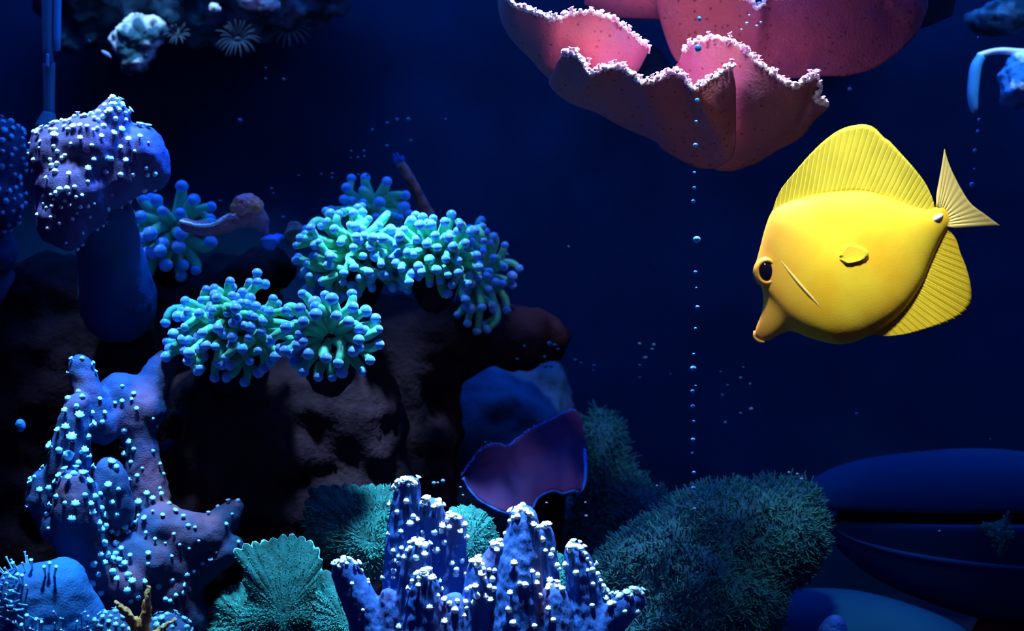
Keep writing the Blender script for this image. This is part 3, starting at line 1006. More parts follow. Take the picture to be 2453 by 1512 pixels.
# --- branching leather coral, lower left
Yb = 0.10
pr = []
pr += chain([(192, 872, Yb + .01, 24), (203, 920, Yb + .01, 28), (222, 970, Yb + .012, 32), (245, 1030, Yb + .015, 36)], .5)
pr += [pp(290, 950, Yb + .035, 58), pp(335, 985, Yb + .035, 60), pp(275, 1000, Yb + .03, 52), pp(330, 1030, Yb + .03, 40)]
pr += chain([(398, 862, Yb + .05, 24), (375, 900, Yb + .045, 30), (350, 950, Yb + .04, 40)], .5)
pr += chain([(187, 965, Yb - .005, 24), (178, 1010, Yb - .005, 34), (170, 1070, Yb - .005, 42), (165, 1130, Yb - .003, 48)], .5)
pr += chain([(180, 1165, Yb - .02, 40), (180, 1210, Yb - .02, 52), (188, 1280, Yb - .012, 60), (215, 1340, Yb - .005, 56), (255, 1390, Yb, 52)], .4)
pr += [pp(112, 1160, Yb, 40), pp(108, 1200, Yb, 44), pp(140, 1260, Yb, 48)]
pr += chain([(262, 1125, Yb, 30), (268, 1170, Yb, 38), (280, 1230, Yb + .005, 40)], .5)
pr += chain([(335, 1060, Yb + .03, 38), (345, 1130, Yb + .03, 42), (360, 1200, Yb + .03, 48)], .5)
pr += [pp(385, 1265, Yb + .02, 62), pp(445, 1285, Yb + .022, 62), pp(495, 1285, Yb + .025, 46), pp(360, 1345, Yb + .012, 66), pp(425, 1345, Yb + .02, 54), pp(300, 1330, Yb + .01, 60), pp(310, 1400, Yb, 56)]
pr += chain([(565, 1216, Yb + .035, 18), (545, 1240, Yb + .035, 26), (510, 1270, Yb + .03, 36)], .5)
pr += chain([(560, 1312, Yb + .03, 24), (520, 1330, Yb + .028, 34), (460, 1370, Yb + .025, 44), (400, 1420, Yb + .02, 60), (440, 1490, Yb + .03, 70)], .5)
pr += [pp(260, 1440, Yb + .01, 50), pp(330, 1470, Yb + .02, 60)]
lb, V3, F3, bv3 = leather(pr, 'branching dusky blue leather coral with scattered cup-shaped polyps', 'leather_mix', P(300, 1500, .12), k=0.0016)
Z3 = lambda u, v: (u / 2.184, 820 + v / 2.184)
pl = [(355, 278, 8), (410, 258, 6), (430, 285, 7), (305, 318, 9), (290, 348, 7), (400, 335, 7), (345, 365, 8), (410, 390, 10), (480, 370, 7), (235, 425, 8), (240, 460, 8), (345, 448, 9), (305, 465, 7), (470, 438, 10),
      (535, 418, 6), (240, 497, 9), (380, 510, 13), (195, 545, 9), (270, 550, 11), (310, 565, 9), (358, 592, 13), (425, 575, 11), (460, 495, 8), (410, 632, 8), (455, 600, 7), (345, 680, 9), (385, 690, 9), (420, 700, 9), (320, 710, 9),
      (360, 720, 9), (460, 735, 9), (440, 690, 8), (395, 670, 8), (300, 740, 8), (210, 777, 7), (258, 765, 9), (270, 800, 8), (295, 808, 7), (250, 852, 7), (270, 855, 7), (245, 898, 6), (340, 842, 6), (395, 850, 9), (445, 800, 7),
      (470, 850, 7), (495, 810, 9), (525, 795, 7), (380, 928, 10), (255, 975, 5), (475, 895, 9), (530, 870, 8), (545, 910, 9), (510, 950, 8), (550, 962, 9), (520, 985, 9), (590, 975, 7), (620, 1000, 8), (655, 965, 8), (690, 940, 9),
      (700, 965, 8), (665, 1000, 7), (585, 1005, 7), (545, 1050, 9), (605, 1052, 8), (635, 1085, 7), (500, 620, 8), (580, 635, 9), (605, 655, 9), (645, 590, 8), (568, 752, 8), (585, 842, 6), (610, 905, 6), (685, 628, 6), (745, 660, 4),
      (685, 722, 6), (620, 770, 6), (770, 795, 8), (800, 820, 6), (840, 800, 6), (730, 840, 8), (885, 845, 6), (915, 885, 6), (760, 925, 7), (725, 908, 5), (850, 908, 5), (800, 890, 4), (960, 920, 6), (985, 960, 6), (1020, 970, 5),
      (770, 1000, 5), (812, 1032, 5), (865, 1052, 4), (910, 1005, 4), (775, 1108, 6), (775, 1160, 5), (895, 1122, 4), (680, 1120, 6), (640, 310, 5), (700, 272, 5), (715, 350, 5), (640, 230, 5), (600, 320, 4), (650, 465, 6), (680, 525, 7),
      (700, 560, 6), (520, 300, 5), (545, 370, 5), (380, 95, 6), (430, 85, 6), (480, 95, 5), (510, 120, 5), (525, 160, 5), (360, 160, 4), (560, 1110, 9), (605, 1108, 8), (520, 1115, 8), (580, 1140, 8), (625, 1140, 7), (540, 1160, 8),
      (490, 1160, 9), (590, 1200, 9), (655, 1165, 8), (670, 1218, 9), (640, 1170, 8), (515, 1215, 7), (620, 1245, 8), (690, 1255, 8), (665, 1300, 9), (750, 1258, 7), (435, 1248, 9), (485, 1262, 9), (450, 1300, 7), (530, 1312, 8),
      (405, 1170, 5), (685, 1355, 6), (715, 1335, 7), (825, 1278, 7), (900, 1245, 7), (965, 1275, 6), (975, 1220, 6), (1015, 1200, 5), (920, 1325, 6), (960, 1312, 6), (865, 1345, 7), (890, 1355, 6), (835, 1420, 8), (800, 1440, 8), (890, 1435, 9),
      (1090, 900, 5), (1140, 860, 5), (1195, 840, 6), (1245, 830, 6), (1180, 955, 5), (1215, 900, 4), (1245, 1050, 5), (1100, 1140, 5), (1130, 1100, 4), (1060, 1160, 4), (160, 700, 5), (180, 665, 5), (215, 650, 5), (140, 740, 5), (130, 860, 5),
      (165, 730, 5), (230, 640, 5), (800, 570, 5), (830, 640, 5), (855, 690, 5), (835, 765, 5), (720, 700, 5), (610, 550, 5), (690, 300, 4), (800, 400, 4), (820, 440, 4), (1040, 1040, 4), (990, 1080, 4), (940, 1060, 4)]
polyps_at(bv3, [(*Z3(u, v), r * 1.05) for u, v, r in pl], lb, PM_C)

# --- fuzzy blue coral in the lower left corner
pr = [pp(140, 1420, .04, 58), pp(90, 1450, .04, 66), pp(160, 1380, .045, 30), pp(60, 1410, .035, 45), pp(110, 1510, .035, 60), pp(180, 1490, .05, 70), pp(50, 1530, .03, 40), pp(30, 1420, .035, 28), pp(150, 1580, .05, 90)]
lf, V4, F4, bv4 = leather(pr, 'soft bright blue coral with long feathery polyps near the tan branching coral', 'fuzzy_blue', P(110, 1600, .05), k=0.006)
longp = polyp_mesh('long_polyp', M['polyp_cyan'], 6, 0.75, 2.6, 0.3)
for u, v, dx, dy, s in ((130, 300, -.5, .8, 9), (325, 270, -.15, 1, 9), (60, 410, -.9, .5, 9), (100, 450, -.9, .3, 9), (30, 470, -1, .2, 8), (60, 520, -1, 0, 8), (180, 420, -.4, .9, 8), (230, 430, -.1, 1, 7), (80, 600, -.9, -.2, 8), (50, 640, -1, -.3, 7),
                        (100, 720, -1, -.3, 7), (60, 760, -1, -.1, 7), (280, 850, 0, 1, 6), (150, 920, -.6, .7, 7), (220, 950, -.3, .8, 7), (430, 920, .2, .9, 6), (380, 890, 0, 1, 6), (520, 300, .1, 1, 6), (460, 340, -.2, 1, 6), (590, 340, .2, 1, 5), (150, 800, -1, -.1, 6)):
    x, y = u / 4.38, 1280 + v / 4.38
    tx, ty = x - dx * 22, y + dy * 22
    h_ = hit(bv4, tx, ty)
    if h_ is None:
        h_ = hit(bv4, tx + 14, ty + 10) or hit(bv4, tx + 25, ty + 25)
    if h_:
        d = (P(x, y, h_[0].y - .006) - h_[0])
        L = max(d.length, .004)
        place(longp, lf, h_[0], d.normalized(), (0.0021, 0.0021, L / 3.0), name='polyp')
for (p, n) in scatter(V4, F4, 90, 0.0055, lambda p, n, r: n[1] < 0.2 and pix(p)[1] < 1530 and pix(p)[0] > -20 and (pix(p)[0] < 70 or pix(p)[1] > 1470), 5):
    place(longp, lf, p, Vector(n) + Vector((-.3, 0, .3)), (0.0013, 0.0013, random.uniform(.0016, .0030)), name='polyp')

# small blue polyps clump around the tan branches
pr = [pp(262, 1500, .03, 34), pp(290, 1520, .03, 40), pp(395, 1510, .035, 36), pp(420, 1525, .035, 40), pp(340, 1560, .04, 60)]
lp, V5, F5, bv5 = leather(pr, 'low blue polyp clump around the foot of the tan branching coral', 'leather_blue', P(340, 1610, .04), name='polyp_coral')
for (p, n) in scatter(V5, F5, 60, 0.0042, lambda p, n, r: n[1] < 0.3 and pix(p)[1] < 1530, 6):
    place(PM_C[random.randint(0, 2)], lp, p, Vector(n), random.uniform(5, 8) * PX(.03), name='polyp')
# tan branching coral
tb = root('branching_coral', 'tan antler-like branching coral with rough pointed tips', 'coral', P(345, 1580, .01))
for pts in ([(355, 1407, .006, 5), (352, 1435, .007, 8), (350, 1465, .008, 12), (342, 1500, .01, 17), (338, 1540, .012, 22), (340, 1580, .015, 26)],
            [(276, 1445, .0, 5), (292, 1458, .003, 8), (308, 1476, .006, 11), (325, 1500, .01, 14), (338, 1535, .013, 18)],
            [(420, 1484, .012, 3), (400, 1496, .012, 6), (378, 1512, .012, 8), (350, 1540, .013, 12)]):
    q = catmull(pts, 40)
    v, f = tube([P(a, b, c) for a, b, c, _ in q], [d * PX(.01) for *_, d in q], 14)
    v = np.array([p + np.array([noise.noise(Vector(p * 330)), noise.noise(Vector(p * 330 + np.array([9, 0, 0]))), noise.noise(Vector(p * 330 + np.array([0, 9, 0])))]) * .0016 for p in v])
    add('branch', mesh_from('branch', v, f, M['tan']), tb)

# --- finger leather coral, bottom centre
Yf = 0.045
fing = [[(978, 1168, Yf + .012, 29), (970, 1230, Yf + .012, 34), (962, 1330, Yf + .012, 40), (958, 1540, Yf + .012, 46)],
        [(1036, 1218, Yf + .010, 26), (1040, 1280, Yf + .012, 31), (1042, 1380, Yf + .014, 36), (1045, 1540, Yf + .014, 42)],
        [(1092, 1252, Yf + .006, 21), (1090, 1300, Yf + .008, 25), (1085, 1380, Yf + .01, 31), (1085, 1540, Yf + .01, 40)],
        [(1000, 1322, Yf - .010, 30), (996, 1380, Yf - .008, 37), (985, 1540, Yf - .006, 46)],
        [(1018, 1395, Yf - .022, 30), (1015, 1440, Yf - .021, 38), (1010, 1550, Yf - .02, 48)],
        [(826, 1366, Yf - .004, 32), (842, 1400, Yf - .003, 36), (872, 1460, Yf - .002, 42), (905, 1550, Yf, 52)],
        [(1254, 1245, Yf - .004, 34), (1252, 1290, Yf - .004, 42), (1246, 1370, Yf - .006, 52), (1238, 1550, Yf - .008, 66)],
        [(1302, 1274, Yf + .004, 20), (1306, 1310, Yf + .004, 24), (1308, 1400, Yf + .004, 30), (1300, 1550, Yf + .004, 44)],
        [(1192, 1312, Yf - .002, 17), (1180, 1345, Yf - .002, 23), (1172, 1420, Yf - .002, 32), (1165, 1550, Yf - .002, 42)],
        [(1142, 1358, Yf - .008, 20), (1142, 1400, Yf - .008, 27), (1135, 1470, Yf - .008, 34), (1130, 1550, Yf - .008, 42)],
        [(1378, 1326, Yf, 26), (1388, 1360, Yf, 33), (1405, 1430, Yf + .002, 44), (1405, 1550, Yf + .002, 60)],
        [(1522, 1438, Yf - .004, 24), (1500, 1450, Yf - .004, 34), (1465, 1478, Yf - .002, 40), (1420, 1540, Yf, 55)],
        [(1330, 1420, Yf - .012, 24), (1335, 1460, Yf - .012, 32), (1340, 1550, Yf - .012, 42)],
        [(1085, 1440, Yf - .018, 22), (1085, 1480, Yf - .018, 30), (1085, 1550, Yf - .018, 40)],
        [(930, 1425, Yf - .004, 16), (930, 1460, Yf - .004, 24), (935, 1550, Yf - .004, 36)]]
pr = []
for f in fing:
    pr += chain(f, .45)
pr += [pp(x, 1600, Yf + .005, 75) for x in (930, 1030, 1130, 1230, 1330, 1420)]
fc, V6, F6, bv6 = leather(pr, 'blue finger leather coral with white polyp-dotted finger tips', 'finger', P(1150, 1680, Yf), h=0.0018, k=0.0010, rough=0.0009, rscale=170, name='finger_coral')
Z55 = lambda u, v: (880 + u / 2.739, 960 + v / 2.739)
pts = []
for f in fing[:13]:
    x, y, Yv, r0 = f[0]
    x2, y2, _, r2 = f[1]
    for k in range(9 if r0 > 24 else 6):
        a = random.uniform(-1.25, 1.25)
        q = random.uniform(.45, 1.0)
        pts.append((x + q * r0 * math.sin(a), y - q * r0 * math.cos(a), random.uniform(6.0, 9.5)))
for u, v in [(165, 575), (195, 588), (268, 552), (310, 545), (255, 660), (160, 665), (195, 732), (145, 880), (220, 862), (365, 862), (375, 895), (440, 865), (485, 855), (485, 830), (365, 655), (390, 682), (435, 700), (490, 690),
             (300, 760), (320, 785), (290, 800), (275, 810), (515, 765), (580, 740), (545, 735), (545, 835), (610, 865), (640, 900), (625, 820), (505, 930), (452, 985), (400, 950), (270, 990), (225, 975), (180, 990), (210, 1025),
             (255, 1035), (320, 1030), (365, 1015), (180, 1055), (208, 1068), (175, 1120), (175, 1165), (110, 1165), (330, 1130), (370, 1130), (410, 1115), (440, 1165), (480, 1190), (490, 1240), (340, 1215), (280, 1240), (295, 1185),
             (455, 1285), (400, 1360), (510, 1310), (540, 1330), (590, 1315), (640, 1325), (575, 1375), (625, 1415), (515, 1455), (585, 1110), (580, 1145), (620, 1050), (690, 1060), (720, 1080), (755, 1110), (740, 1145), (760, 1170),
             (735, 1010), (735, 1040), (800, 1110), (820, 1170), (835, 1115), (655, 1240), (685, 1230), (710, 1225), (800, 1225), (830, 1235), (720, 1280), (765, 1290), (795, 1315), (700, 1330), (645, 1360), (560, 1075), (640, 1140),
             (825, 915), (865, 890), (870, 900), (850, 940), (850, 985), (905, 850), (935, 790), (960, 770), (945, 710), (1020, 685), (1085, 820), (1145, 910), (1140, 830), (1165, 830), (1160, 990), (1215, 980), (1205, 1015),
             (965, 1070), (1075, 1130), (1115, 1145), (1000, 1200), (1035, 1210), (945, 1270), (930, 1370), (955, 1460), (1100, 1205), (1130, 1280), (1195, 1190), (1095, 1480), (1220, 1440), (1200, 1370), (1270, 1110), (1230, 1085),
             (1320, 965), (1390, 940), (1390, 980), (1315, 1080), (1370, 1130), (1440, 1120), (1425, 1010), (1440, 1040), (1460, 1070), (1490, 1080), (1475, 1110), (1530, 1140), (1480, 1205), (1520, 1190), (1545, 1200), (1540, 1245),
             (1580, 1260), (1560, 1305), (1610, 1285), (1620, 1330), (1600, 1340), (1690, 1385), (1475, 1345), (1700, 1210), (1770, 1210), (1840, 1270), (1660, 1230), (1735, 1235), (1800, 1235), (1760, 1390), (1650, 1290), (1700, 1270), (1740, 1260),
             (1640, 1250), (220, 1490), (160, 580)]:
    pts.append((*Z55(u, v), random.uniform(5.8, 9.4)))
for u, v in [(1185, 1000), (1240, 975), (1165, 960), (1210, 930), (1255, 915), (1300, 960), (1355, 1030), (1410, 1075), (1460, 1125), (1545, 1090), (1280, 1135), (1370, 1345)]:
    pts.append((460 + u / 3.346, 1060 + v / 3.346, random.uniform(4.5, 6.5)))
polyps_at(bv6, pts, fc, [PM_W[0], PM_W[1], PM_W[2], PM_W[2]])


# ================================================================== FROGSPAWN CORALS
def bez(a, b, c, n):
    t_ = np.linspace(0, 1, n)[:, None]
    return (1 - t_) ** 2 * a + 2 * t_ * (1 - t_) * b + t_ ** 2 * c


def frogspawn(label, cx, cy, rx, ry, Yc, n, tip_r, stem_r, depth=0.8, rootk=0.25, drop=0.0, multi=0.6, seed=1, jit=0.35, ymin=-1.0, up=0.5, base_y=None, hollow=0.0):
    r = np.random.default_rng(seed)
    base = P(cx, base_y or cy + ry * 0.9, Yc + 0.02)
    th = root('frogspawn_coral', label, 'coral', base)
    s = PX(Yc)
    C = np.array(P(cx, cy, Yc))
    # stony base that the tentacles grow from
    V, F = blob([pp(cx, cy + ry * .35, Yc + .014, rx * .55, ry * .5, rx * .5), pp(cx, cy + ry * .9, Yc + .025, rx * .38, ry * .5)], 0.003, .006, .002, 90, 3, press=0.006)
    add('skeleton', mesh_from('skeleton', V, F, M['rock']), th)
    # poisson tips over the dome
    tips = []
    tries = 0
    md = 1.55 / math.sqrt(n)
    while len(tips) < n and tries < 20000:
        tries += 1
        a, b = r.uniform(-1, 1, 2)
        d = math.hypot(a, b)
        if d > 1 or d < hollow or b < ymin:
            continue
        if any((a - q[0]) ** 2 + (b - q[1]) ** 2 < md * md for q in tips):
            continue
        tips.append((a, b))
        if tries % 400 == 0:
            md *= 0.95
    R3 = (rx + ry) / 2 * s * depth
    for a, b in tips:
        d = math.hypot(a, b)
        hgt = math.sqrt(max(0, 1 - d * d))
        tip = C + np.array([a * rx * s, -R3 * hgt - 0.3 * R3 * b * 0.5, -b * ry * s]) * (1 + r.normal(0, .06))
        st = C + np.array([a * rx * s * rootk, -R3 * hgt * 0.15 + .004, -b * ry * s * rootk - ry * s * drop])
        nrm = np.array([a * .9, -hgt * .8, -b * .6 + up]); nrm /= np.linalg.norm(nrm)
        L = np.linalg.norm(tip - st)
        ctl = (st + tip) / 2 + nrm * L * 0.22 + r.normal(0, 1, 3) * L * jit * 0.3
        Cv = bez(st, ctl, tip, 9)
        rr = stem_r * s * np.linspace(1.25, 0.85, 9)
        parts = [tube(Cv, rr, 8)]
        ends = [(Cv[-1], Cv[-1] - Cv[-2])]
        nb = 0
        if r.random() < multi:
            nb = 1 + int(r.random() < .55)
        for q in range(nb):
            i0 = r.integers(4, 7)
            side = np.cross(Cv[i0 + 1] - Cv[i0], r.normal(0, 1, 3)); side /= max(np.linalg.norm(side), 1e-9)
            e = Cv[i0] + (Cv[i0 + 1] - Cv[i0]) / np.linalg.norm(Cv[i0 + 1] - Cv[i0]) * L * r.uniform(.12, .3) + side * tip_r * s * r.uniform(1.3, 2.3)
            bc = bez(Cv[i0], (Cv[i0] + e) / 2 + side * tip_r * s * .4, e, 5)
            parts.append(tube(bc, stem_r * s * np.linspace(.85, .7, 5), 7))
            ends.append((bc[-1], bc[-1] - bc[-2]))
        v, f = merge(parts)
        loc = Vector(st)
        # tentacle's own frame: origin at its root; scaled so that pigment runs along the length
        me = mesh_from('tentacle', v - st, f, M['stem'])
        to = add('tentacle', me, th, loc=loc)
        for e, dv in ends:
            dv = Vector(dv).normalized()
            sz = tip_r * s * r.uniform(.8, 1.2)
            place(TIP, to, Vector(e) + dv * sz * .35, dv, sz, name='tip')
    return th


frogspawn('small dark green frogspawn coral beside the curled pink coral', 415, 560, 105, 105, .232, 22, 15, 14, seed=11, multi=.3, ymin=-.95, base_y=690, jit=.5)
frogspawn('dim frogspawn coral with teal tentacles behind the two brightest heads', 893, 500, 95, 70, .27, 20, 12.5, 12, seed=12, multi=.4, base_y=640, jit=.6)
frogspawn('brilliant turquoise frogspawn coral left of the palest head', 850, 605, 142, 108, .20, 50, 11, 11, seed=13, multi=.5, base_y=740, jit=.8, rootk=.4)
frogspawn('brightest frogspawn coral with whitish green centre and blue edge tips', 1040, 612, 118, 98, .19, 44, 11, 11, seed=14, multi=.5, base_y=740, jit=.8, rootk=.4)
frogspawn('shadowed dark blue frogspawn coral at the end of the bright heads', 1152, 660, 82, 128, .27, 30, 11.5, 9.5, seed=15, multi=.4, base_y=830, jit=.6)
frogspawn('rounded frogspawn coral crowded with blue-tipped branching tentacles', 560, 790, 158, 120, .15, 60, 12, 11, seed=16, multi=.5, base_y=930, jit=.8, rootk=.4)
frogspawn('open frogspawn coral with long green tentacles around a dark centre', 790, 805, 128, 104, .11, 40, 14, 12.5, seed=19, multi=.15, hollow=.44, jit=.7, rootk=.34, depth=.5, base_y=950, up=.1)


# ================================================================== SMALL CORALS NEAR THE FROGSPAWN
sm = root('plate_coral', 'small curled pink coral with an orange knob beside the dark green frogspawn', 'coral', P(620, 610, .20))
v, f = blob([pp(575, 528, .185, 26, 16), pp(600, 520, .19, 30, 24), pp(622, 528, .195, 22, 26), pp(632, 556, .2, 13, 22), pp(590, 512, .19, 24, 18)] + chain([(436, 536, .178, 8), (460, 545, .178, 10), (490, 550, .178, 11), (520, 546, .18, 12), (550, 534, .183, 16)], .4),
            0.0016, .0012, .0012, 160)
add('body', mesh_from('curl_body', v, f, mat('curl_pink', (0.50, 0.15, 0.24), (0.38, 0.12, 0.22), 60, .7, .5, 600)), sm)
bvc = bvh_of(v, f)
pts = []
for x, y in catmull([(432, 530), (450, 535), (475, 541), (500, 540), (520, 534), (540, 520), (555, 510), (575, 500)], 50):
    h_ = hit(bvc, x, y) or hit(bvc, x, y + 5) or hit(bvc, x, y + 10)
    if h_:
        pts.append(tuple(h_[0]))
tv, tf = tube(pts, [.0013 + .0012 * abs(noise.noise(Vector((i * .7, 3, 1)))) for i in range(len(pts))], 8)
add('rim', mesh_from('curl_rim', tv, tf, M['pink_rim']), sm)
v, f = blob([pp(588, 490, .185, 22, 16), pp(575, 500, .183, 18), pp(610, 497, .188, 22, 16), pp(593, 480, .187, 12)], .0016, .003, .002, 200)
add('crust', mesh_from('curl_crust', v, f, M['orange_crust']), sm)

v, f = blob([pp(705, 552, .22, 17, 20), pp(695, 570, .22, 14), pp(715, 575, .225, 14, 26)], .0018, .003, .002, 200)
centred('reef_rock', v, f, M['tube'], 'small brownish knob between the curled pink coral and the turquoise frogspawn', 'rock')
v, f = blob([pp(640, 578, .19, 15, 9), pp(655, 575, .19, 13, 10), pp(668, 566, .2, 12, 7), pp(645, 588, .195, 12)], .0014, .002, .0012, 240)
centred('sponge', v, f, M['purple_rim'], 'tiny bright blue sponge at the right end of the curled pink coral', 'sponge')

tw = root('tube_worm', 'leaning brown worm tube with a blue fringed mouth', 'worm', P(1030, 520, .31))
pts = [(958, 392, .285, 13), (972, 412, .288, 14), (988, 440, .292, 14), (1003, 470, .298, 15), (1020, 505, .305, 17), (1050, 560, .31, 20)]
q = catmull(pts, 22)
tv, tf = tube([P(a, b, c) for a, b, c, _ in q], [d * .9 * PX(.29) * (1 + .12 * noise.noise(Vector((i * .9, 0, 5)))) for i, (_, _, _, d) in enumerate(q)], 12)
add('tube', mesh_from('worm_tube', tv, tf, M['tube']), tw)
for k in range(14):
    a = 2 * math.pi * k / 14
    e = P(954 + 11 * math.cos(a) + random.uniform(-3, 3), 384 + 9 * math.sin(a) - random.uniform(0, 14), .282 + .004 * math.sin(a))
    s_ = P(960 + 7 * math.cos(a), 394 + 6 * math.sin(a), .285)
    tv, tf = tube([s_, (Vector(s_) + e) / 2, e], [.0009, .0008, .0004], 5)
    add('fringe', mesh_from('fringe', tv, tf, M['purple_rim']), tw)


# ================================================================== PURPLE PLATE CORAL
Zp = lambda u, v: (960 + u / 3.15, 760 + v / 3.15)
pu = root('plate_coral', 'dim purple plate coral with a thin blue edge behind the finger coral', 'coral', P(1300, 1240, .3))
top = [(462, 1190, .20), (500, 1130, .205), (548, 1060, .21), (600, 1000, .215), (660, 968, .22), (720, 955, .225), (800, 975, .23), (870, 928, .24), (960, 860, .25), (1020, 828, .255), (1100, 790, .265), (1200, 740, .275), (1300, 700, .29), (1345, 745, .295), (1372, 830, .295), (1382, 930, .29), (1384, 990, .285)]
bot = [(470, 1215, .19), (500, 1282, .19), (550, 1345, .19), (600, 1392, .19), (720, 1452, .19), (800, 1478, .19), (900, 1490, .195), (990, 1440, .20), (1030, 1370, .205), (1090, 1330, .205), (1160, 1312, .21), (1220, 1330, .215), (1300, 1310, .22), (1350, 1318, .23), (1385, 1260, .24), (1395, 1150, .25), (1390, 1060, .27), (1385, 1000, .28)]
lo, G = lobe('plate', pu, top, bot, -0.012, nu=80, nv=24, thick=.003, material='purple', rim_r=3.2, npol=0, rimmat='purple_rim', z=Zp, seed=8)
Bv = catmull([tuple(G[i, -1]) for i in range(80)], 160)
tv, tf = tube(Bv, [(.0012 + .0016 * max(0, i / 160 - .45)) * (0.7 + .8 * abs(noise.noise(Vector((i * .4, 9, 0))))) for i in range(160)], 8)
add('rim', mesh_from('rim', tv, tf, M['purple_rim']), lo)
V, F = blob(chain([(1300, 1110, .275, 26), (1300, 1170, .30, 26), (1285, 1280, .32, 30), (1280, 1420, .33, 34), (1280, 1600, .33, 40)], .4), .004, .005, .002, 40, press=0.006, solid=True)
add('stem', mesh_from('plate_stem', V, F, M['rock']), pu)


# ================================================================== GREEN MUSHROOM CORALS
def mushroom(label, cx, cy, outline, Yc, ridges, tilt=0.0, bulge=0.01, amp=3.0, material='green', fuzz='green_fuzz', nf=900, flen=9, rim=True, seed=1, beads=60, base=None, wave=0.0, foot=True, fx=0):
    """ridged disc around a mouth at (cx, cy); outline pixels run round it"""
    r = np.random.default_rng(seed)
    th = root('mushroom_coral', label, 'coral', base if base is not None else P(cx, max(o[1] for o in outline), Yc + .03))
    s = PX(Yc)
    o = np.array(outline, float)
    ang = np.unwrap(np.arctan2(o[:, 1] - cy * 1.0, o[:, 0] - cx))
    rad = np.hypot(o[:, 0] - cx, o[:, 1] - cy)
    if ang[-1] < ang[0]:
        ang, rad = ang[::-1], rad[::-1]
    nu, nv = ridges * 6, 30
    A = np.linspace(ang[0], ang[0] + 2 * math.pi, nu, endpoint=False)
    Rr = np.interp(A, np.concatenate([ang, [ang[0] + 2 * math.pi]]), np.concatenate([rad, [rad[0]]]))
    G = np.zeros((nu, nv, 3))
    Rm = rad.mean()
    for i in range(nu):
        jag = 1 + .03 * math.sin(i * 1.3 + seed) + .03 * noise.noise(Vector((i * .35, seed, 0)))
        for j in range(nv):
            f = 0.03 + 0.97 * j / (nv - 1)
            dx, dy = math.cos(A[i]) * Rr[i] * f * jag, math.sin(A[i]) * Rr[i] * f * jag
            Y = Yc + tilt * (-dy) * s - bulge * (1 - f * f) + wave * math.sin(A[i] * 5 + seed) * f * f
            ph = math.cos(2 * math.pi * i / 6 + 2.2 * noise.noise(Vector((i * .06, f * 3, seed)))) * (.75 + .8 * noise.noise(Vector((i * .11, f * 5, seed + 4))))
            bead = .65 + .35 * math.sin(f * beads + 2.2 * math.sin(i * 0.37) )
            dz = amp * s * min(1, f * 3) * ph * bead
            p = P(cx + dx, cy + dy, Y)
            G[i, j] = (p.x, p.y - dz, p.z + dz * .3)
    v, f = sheet(G, .0025, True)
    # close the mouth
    v = list(v); c0 = len(v)
    m0 = G[:, 0].mean(0); v.append(m0 + np.array([0, -.0005, 0])); v.append(m0 + np.array([0, .003, 0]))
    for i in range(nu):
        i2 = (i + 1) % nu
        f.append((c0, i2 * nv, i * nv)); f.append((c0 + 1, nu * nv + i * nv, nu * nv + i2 * nv))
    disc = add('disc', mesh_from('disc', v, f, M[material]), th)
    # tiny tentacles on the ridges: far too many to count
    FV, FF = [], []
    nrm = grid_normals(G, True)
    for q in range(nf):
        i = (int(r.integers(0, ridges)) * 6 + int(r.integers(-1, 2))) % nu
        j = int((nv - 1) * math.sqrt(r.uniform(.02, 1)))
        n = nrm[i, j] * (1 if nrm[i, j][1] < 0 else -1)
        out = G[i, min(j + 1, nv - 1)] - G[i, max(j - 1, 0)]; out /= max(np.linalg.norm(out), 1e-9)
        d = n * .8 + out * .6 + r.normal(0, .3, 3); d /= np.linalg.norm(d)
        L = flen * s * r.uniform(.5, 1.2); w_ = 1.7 * s * r.uniform(.7, 1.2)
        p0 = G[i, j] + n * .001
        a = np.cross(d, [0.3, 0.2, 0.9]); a /= np.linalg.norm(a); b = np.cross(d, a)
        k0 = len(FV)
        for t3 in range(3):
            an = 2.094 * t3
            FV.append(p0 + w_ * (math.cos(an) * a + math.sin(an) * b))
        for t3 in range(3):
            an = 2.094 * t3
            FV.append(p0 + d * L + .55 * w_ * (math.cos(an) * a + math.sin(an) * b))
        FV.append(p0 + d * (L + w_ * .7))
        for t3 in range(3):
            t4 = (t3 + 1) % 3
            FF.append((k0 + t3, k0 + t4, k0 + 3 + t4, k0 + 3 + t3)); FF.append((k0 + 3 + t3, k0 + 3 + t4, k0 + 6))
    fz = add('tentacle_fuzz', mesh_from('fuzz', FV, FF, M[fuzz]), th)
    fz['kind'] = 'stuff'
    if rim:
        E = np.concatenate([G[:, -1], G[:1, -1]])
        E = catmull(E, 240)
        tv, tf = tube(E, [.0010 + .0014 * abs(noise.noise(Vector((i * .33, seed, 2)))) for i in range(240)], 6)
        add('rim', mesh_from('rim', tv, tf, M['green_rim']), th)
    if not foot:
        return th
    ax = o[:, 0].mean() + fx; ay = o[:, 1].mean()
    V, F = blob(chain([(ax, ay, Yc + .014 + tilt * (cy - ay) * s, Rm * .26), (ax, ay + Rm * .5, Yc + .030, Rm * .26), (ax, max(ay + Rm, 1560), Yc + .040, Rm * .28)], .5), .003, .004, .001, 60, press=0.006, solid=True)
    add('foot', mesh_from('foot', V, F, M['green_shaded']), th)
    return th


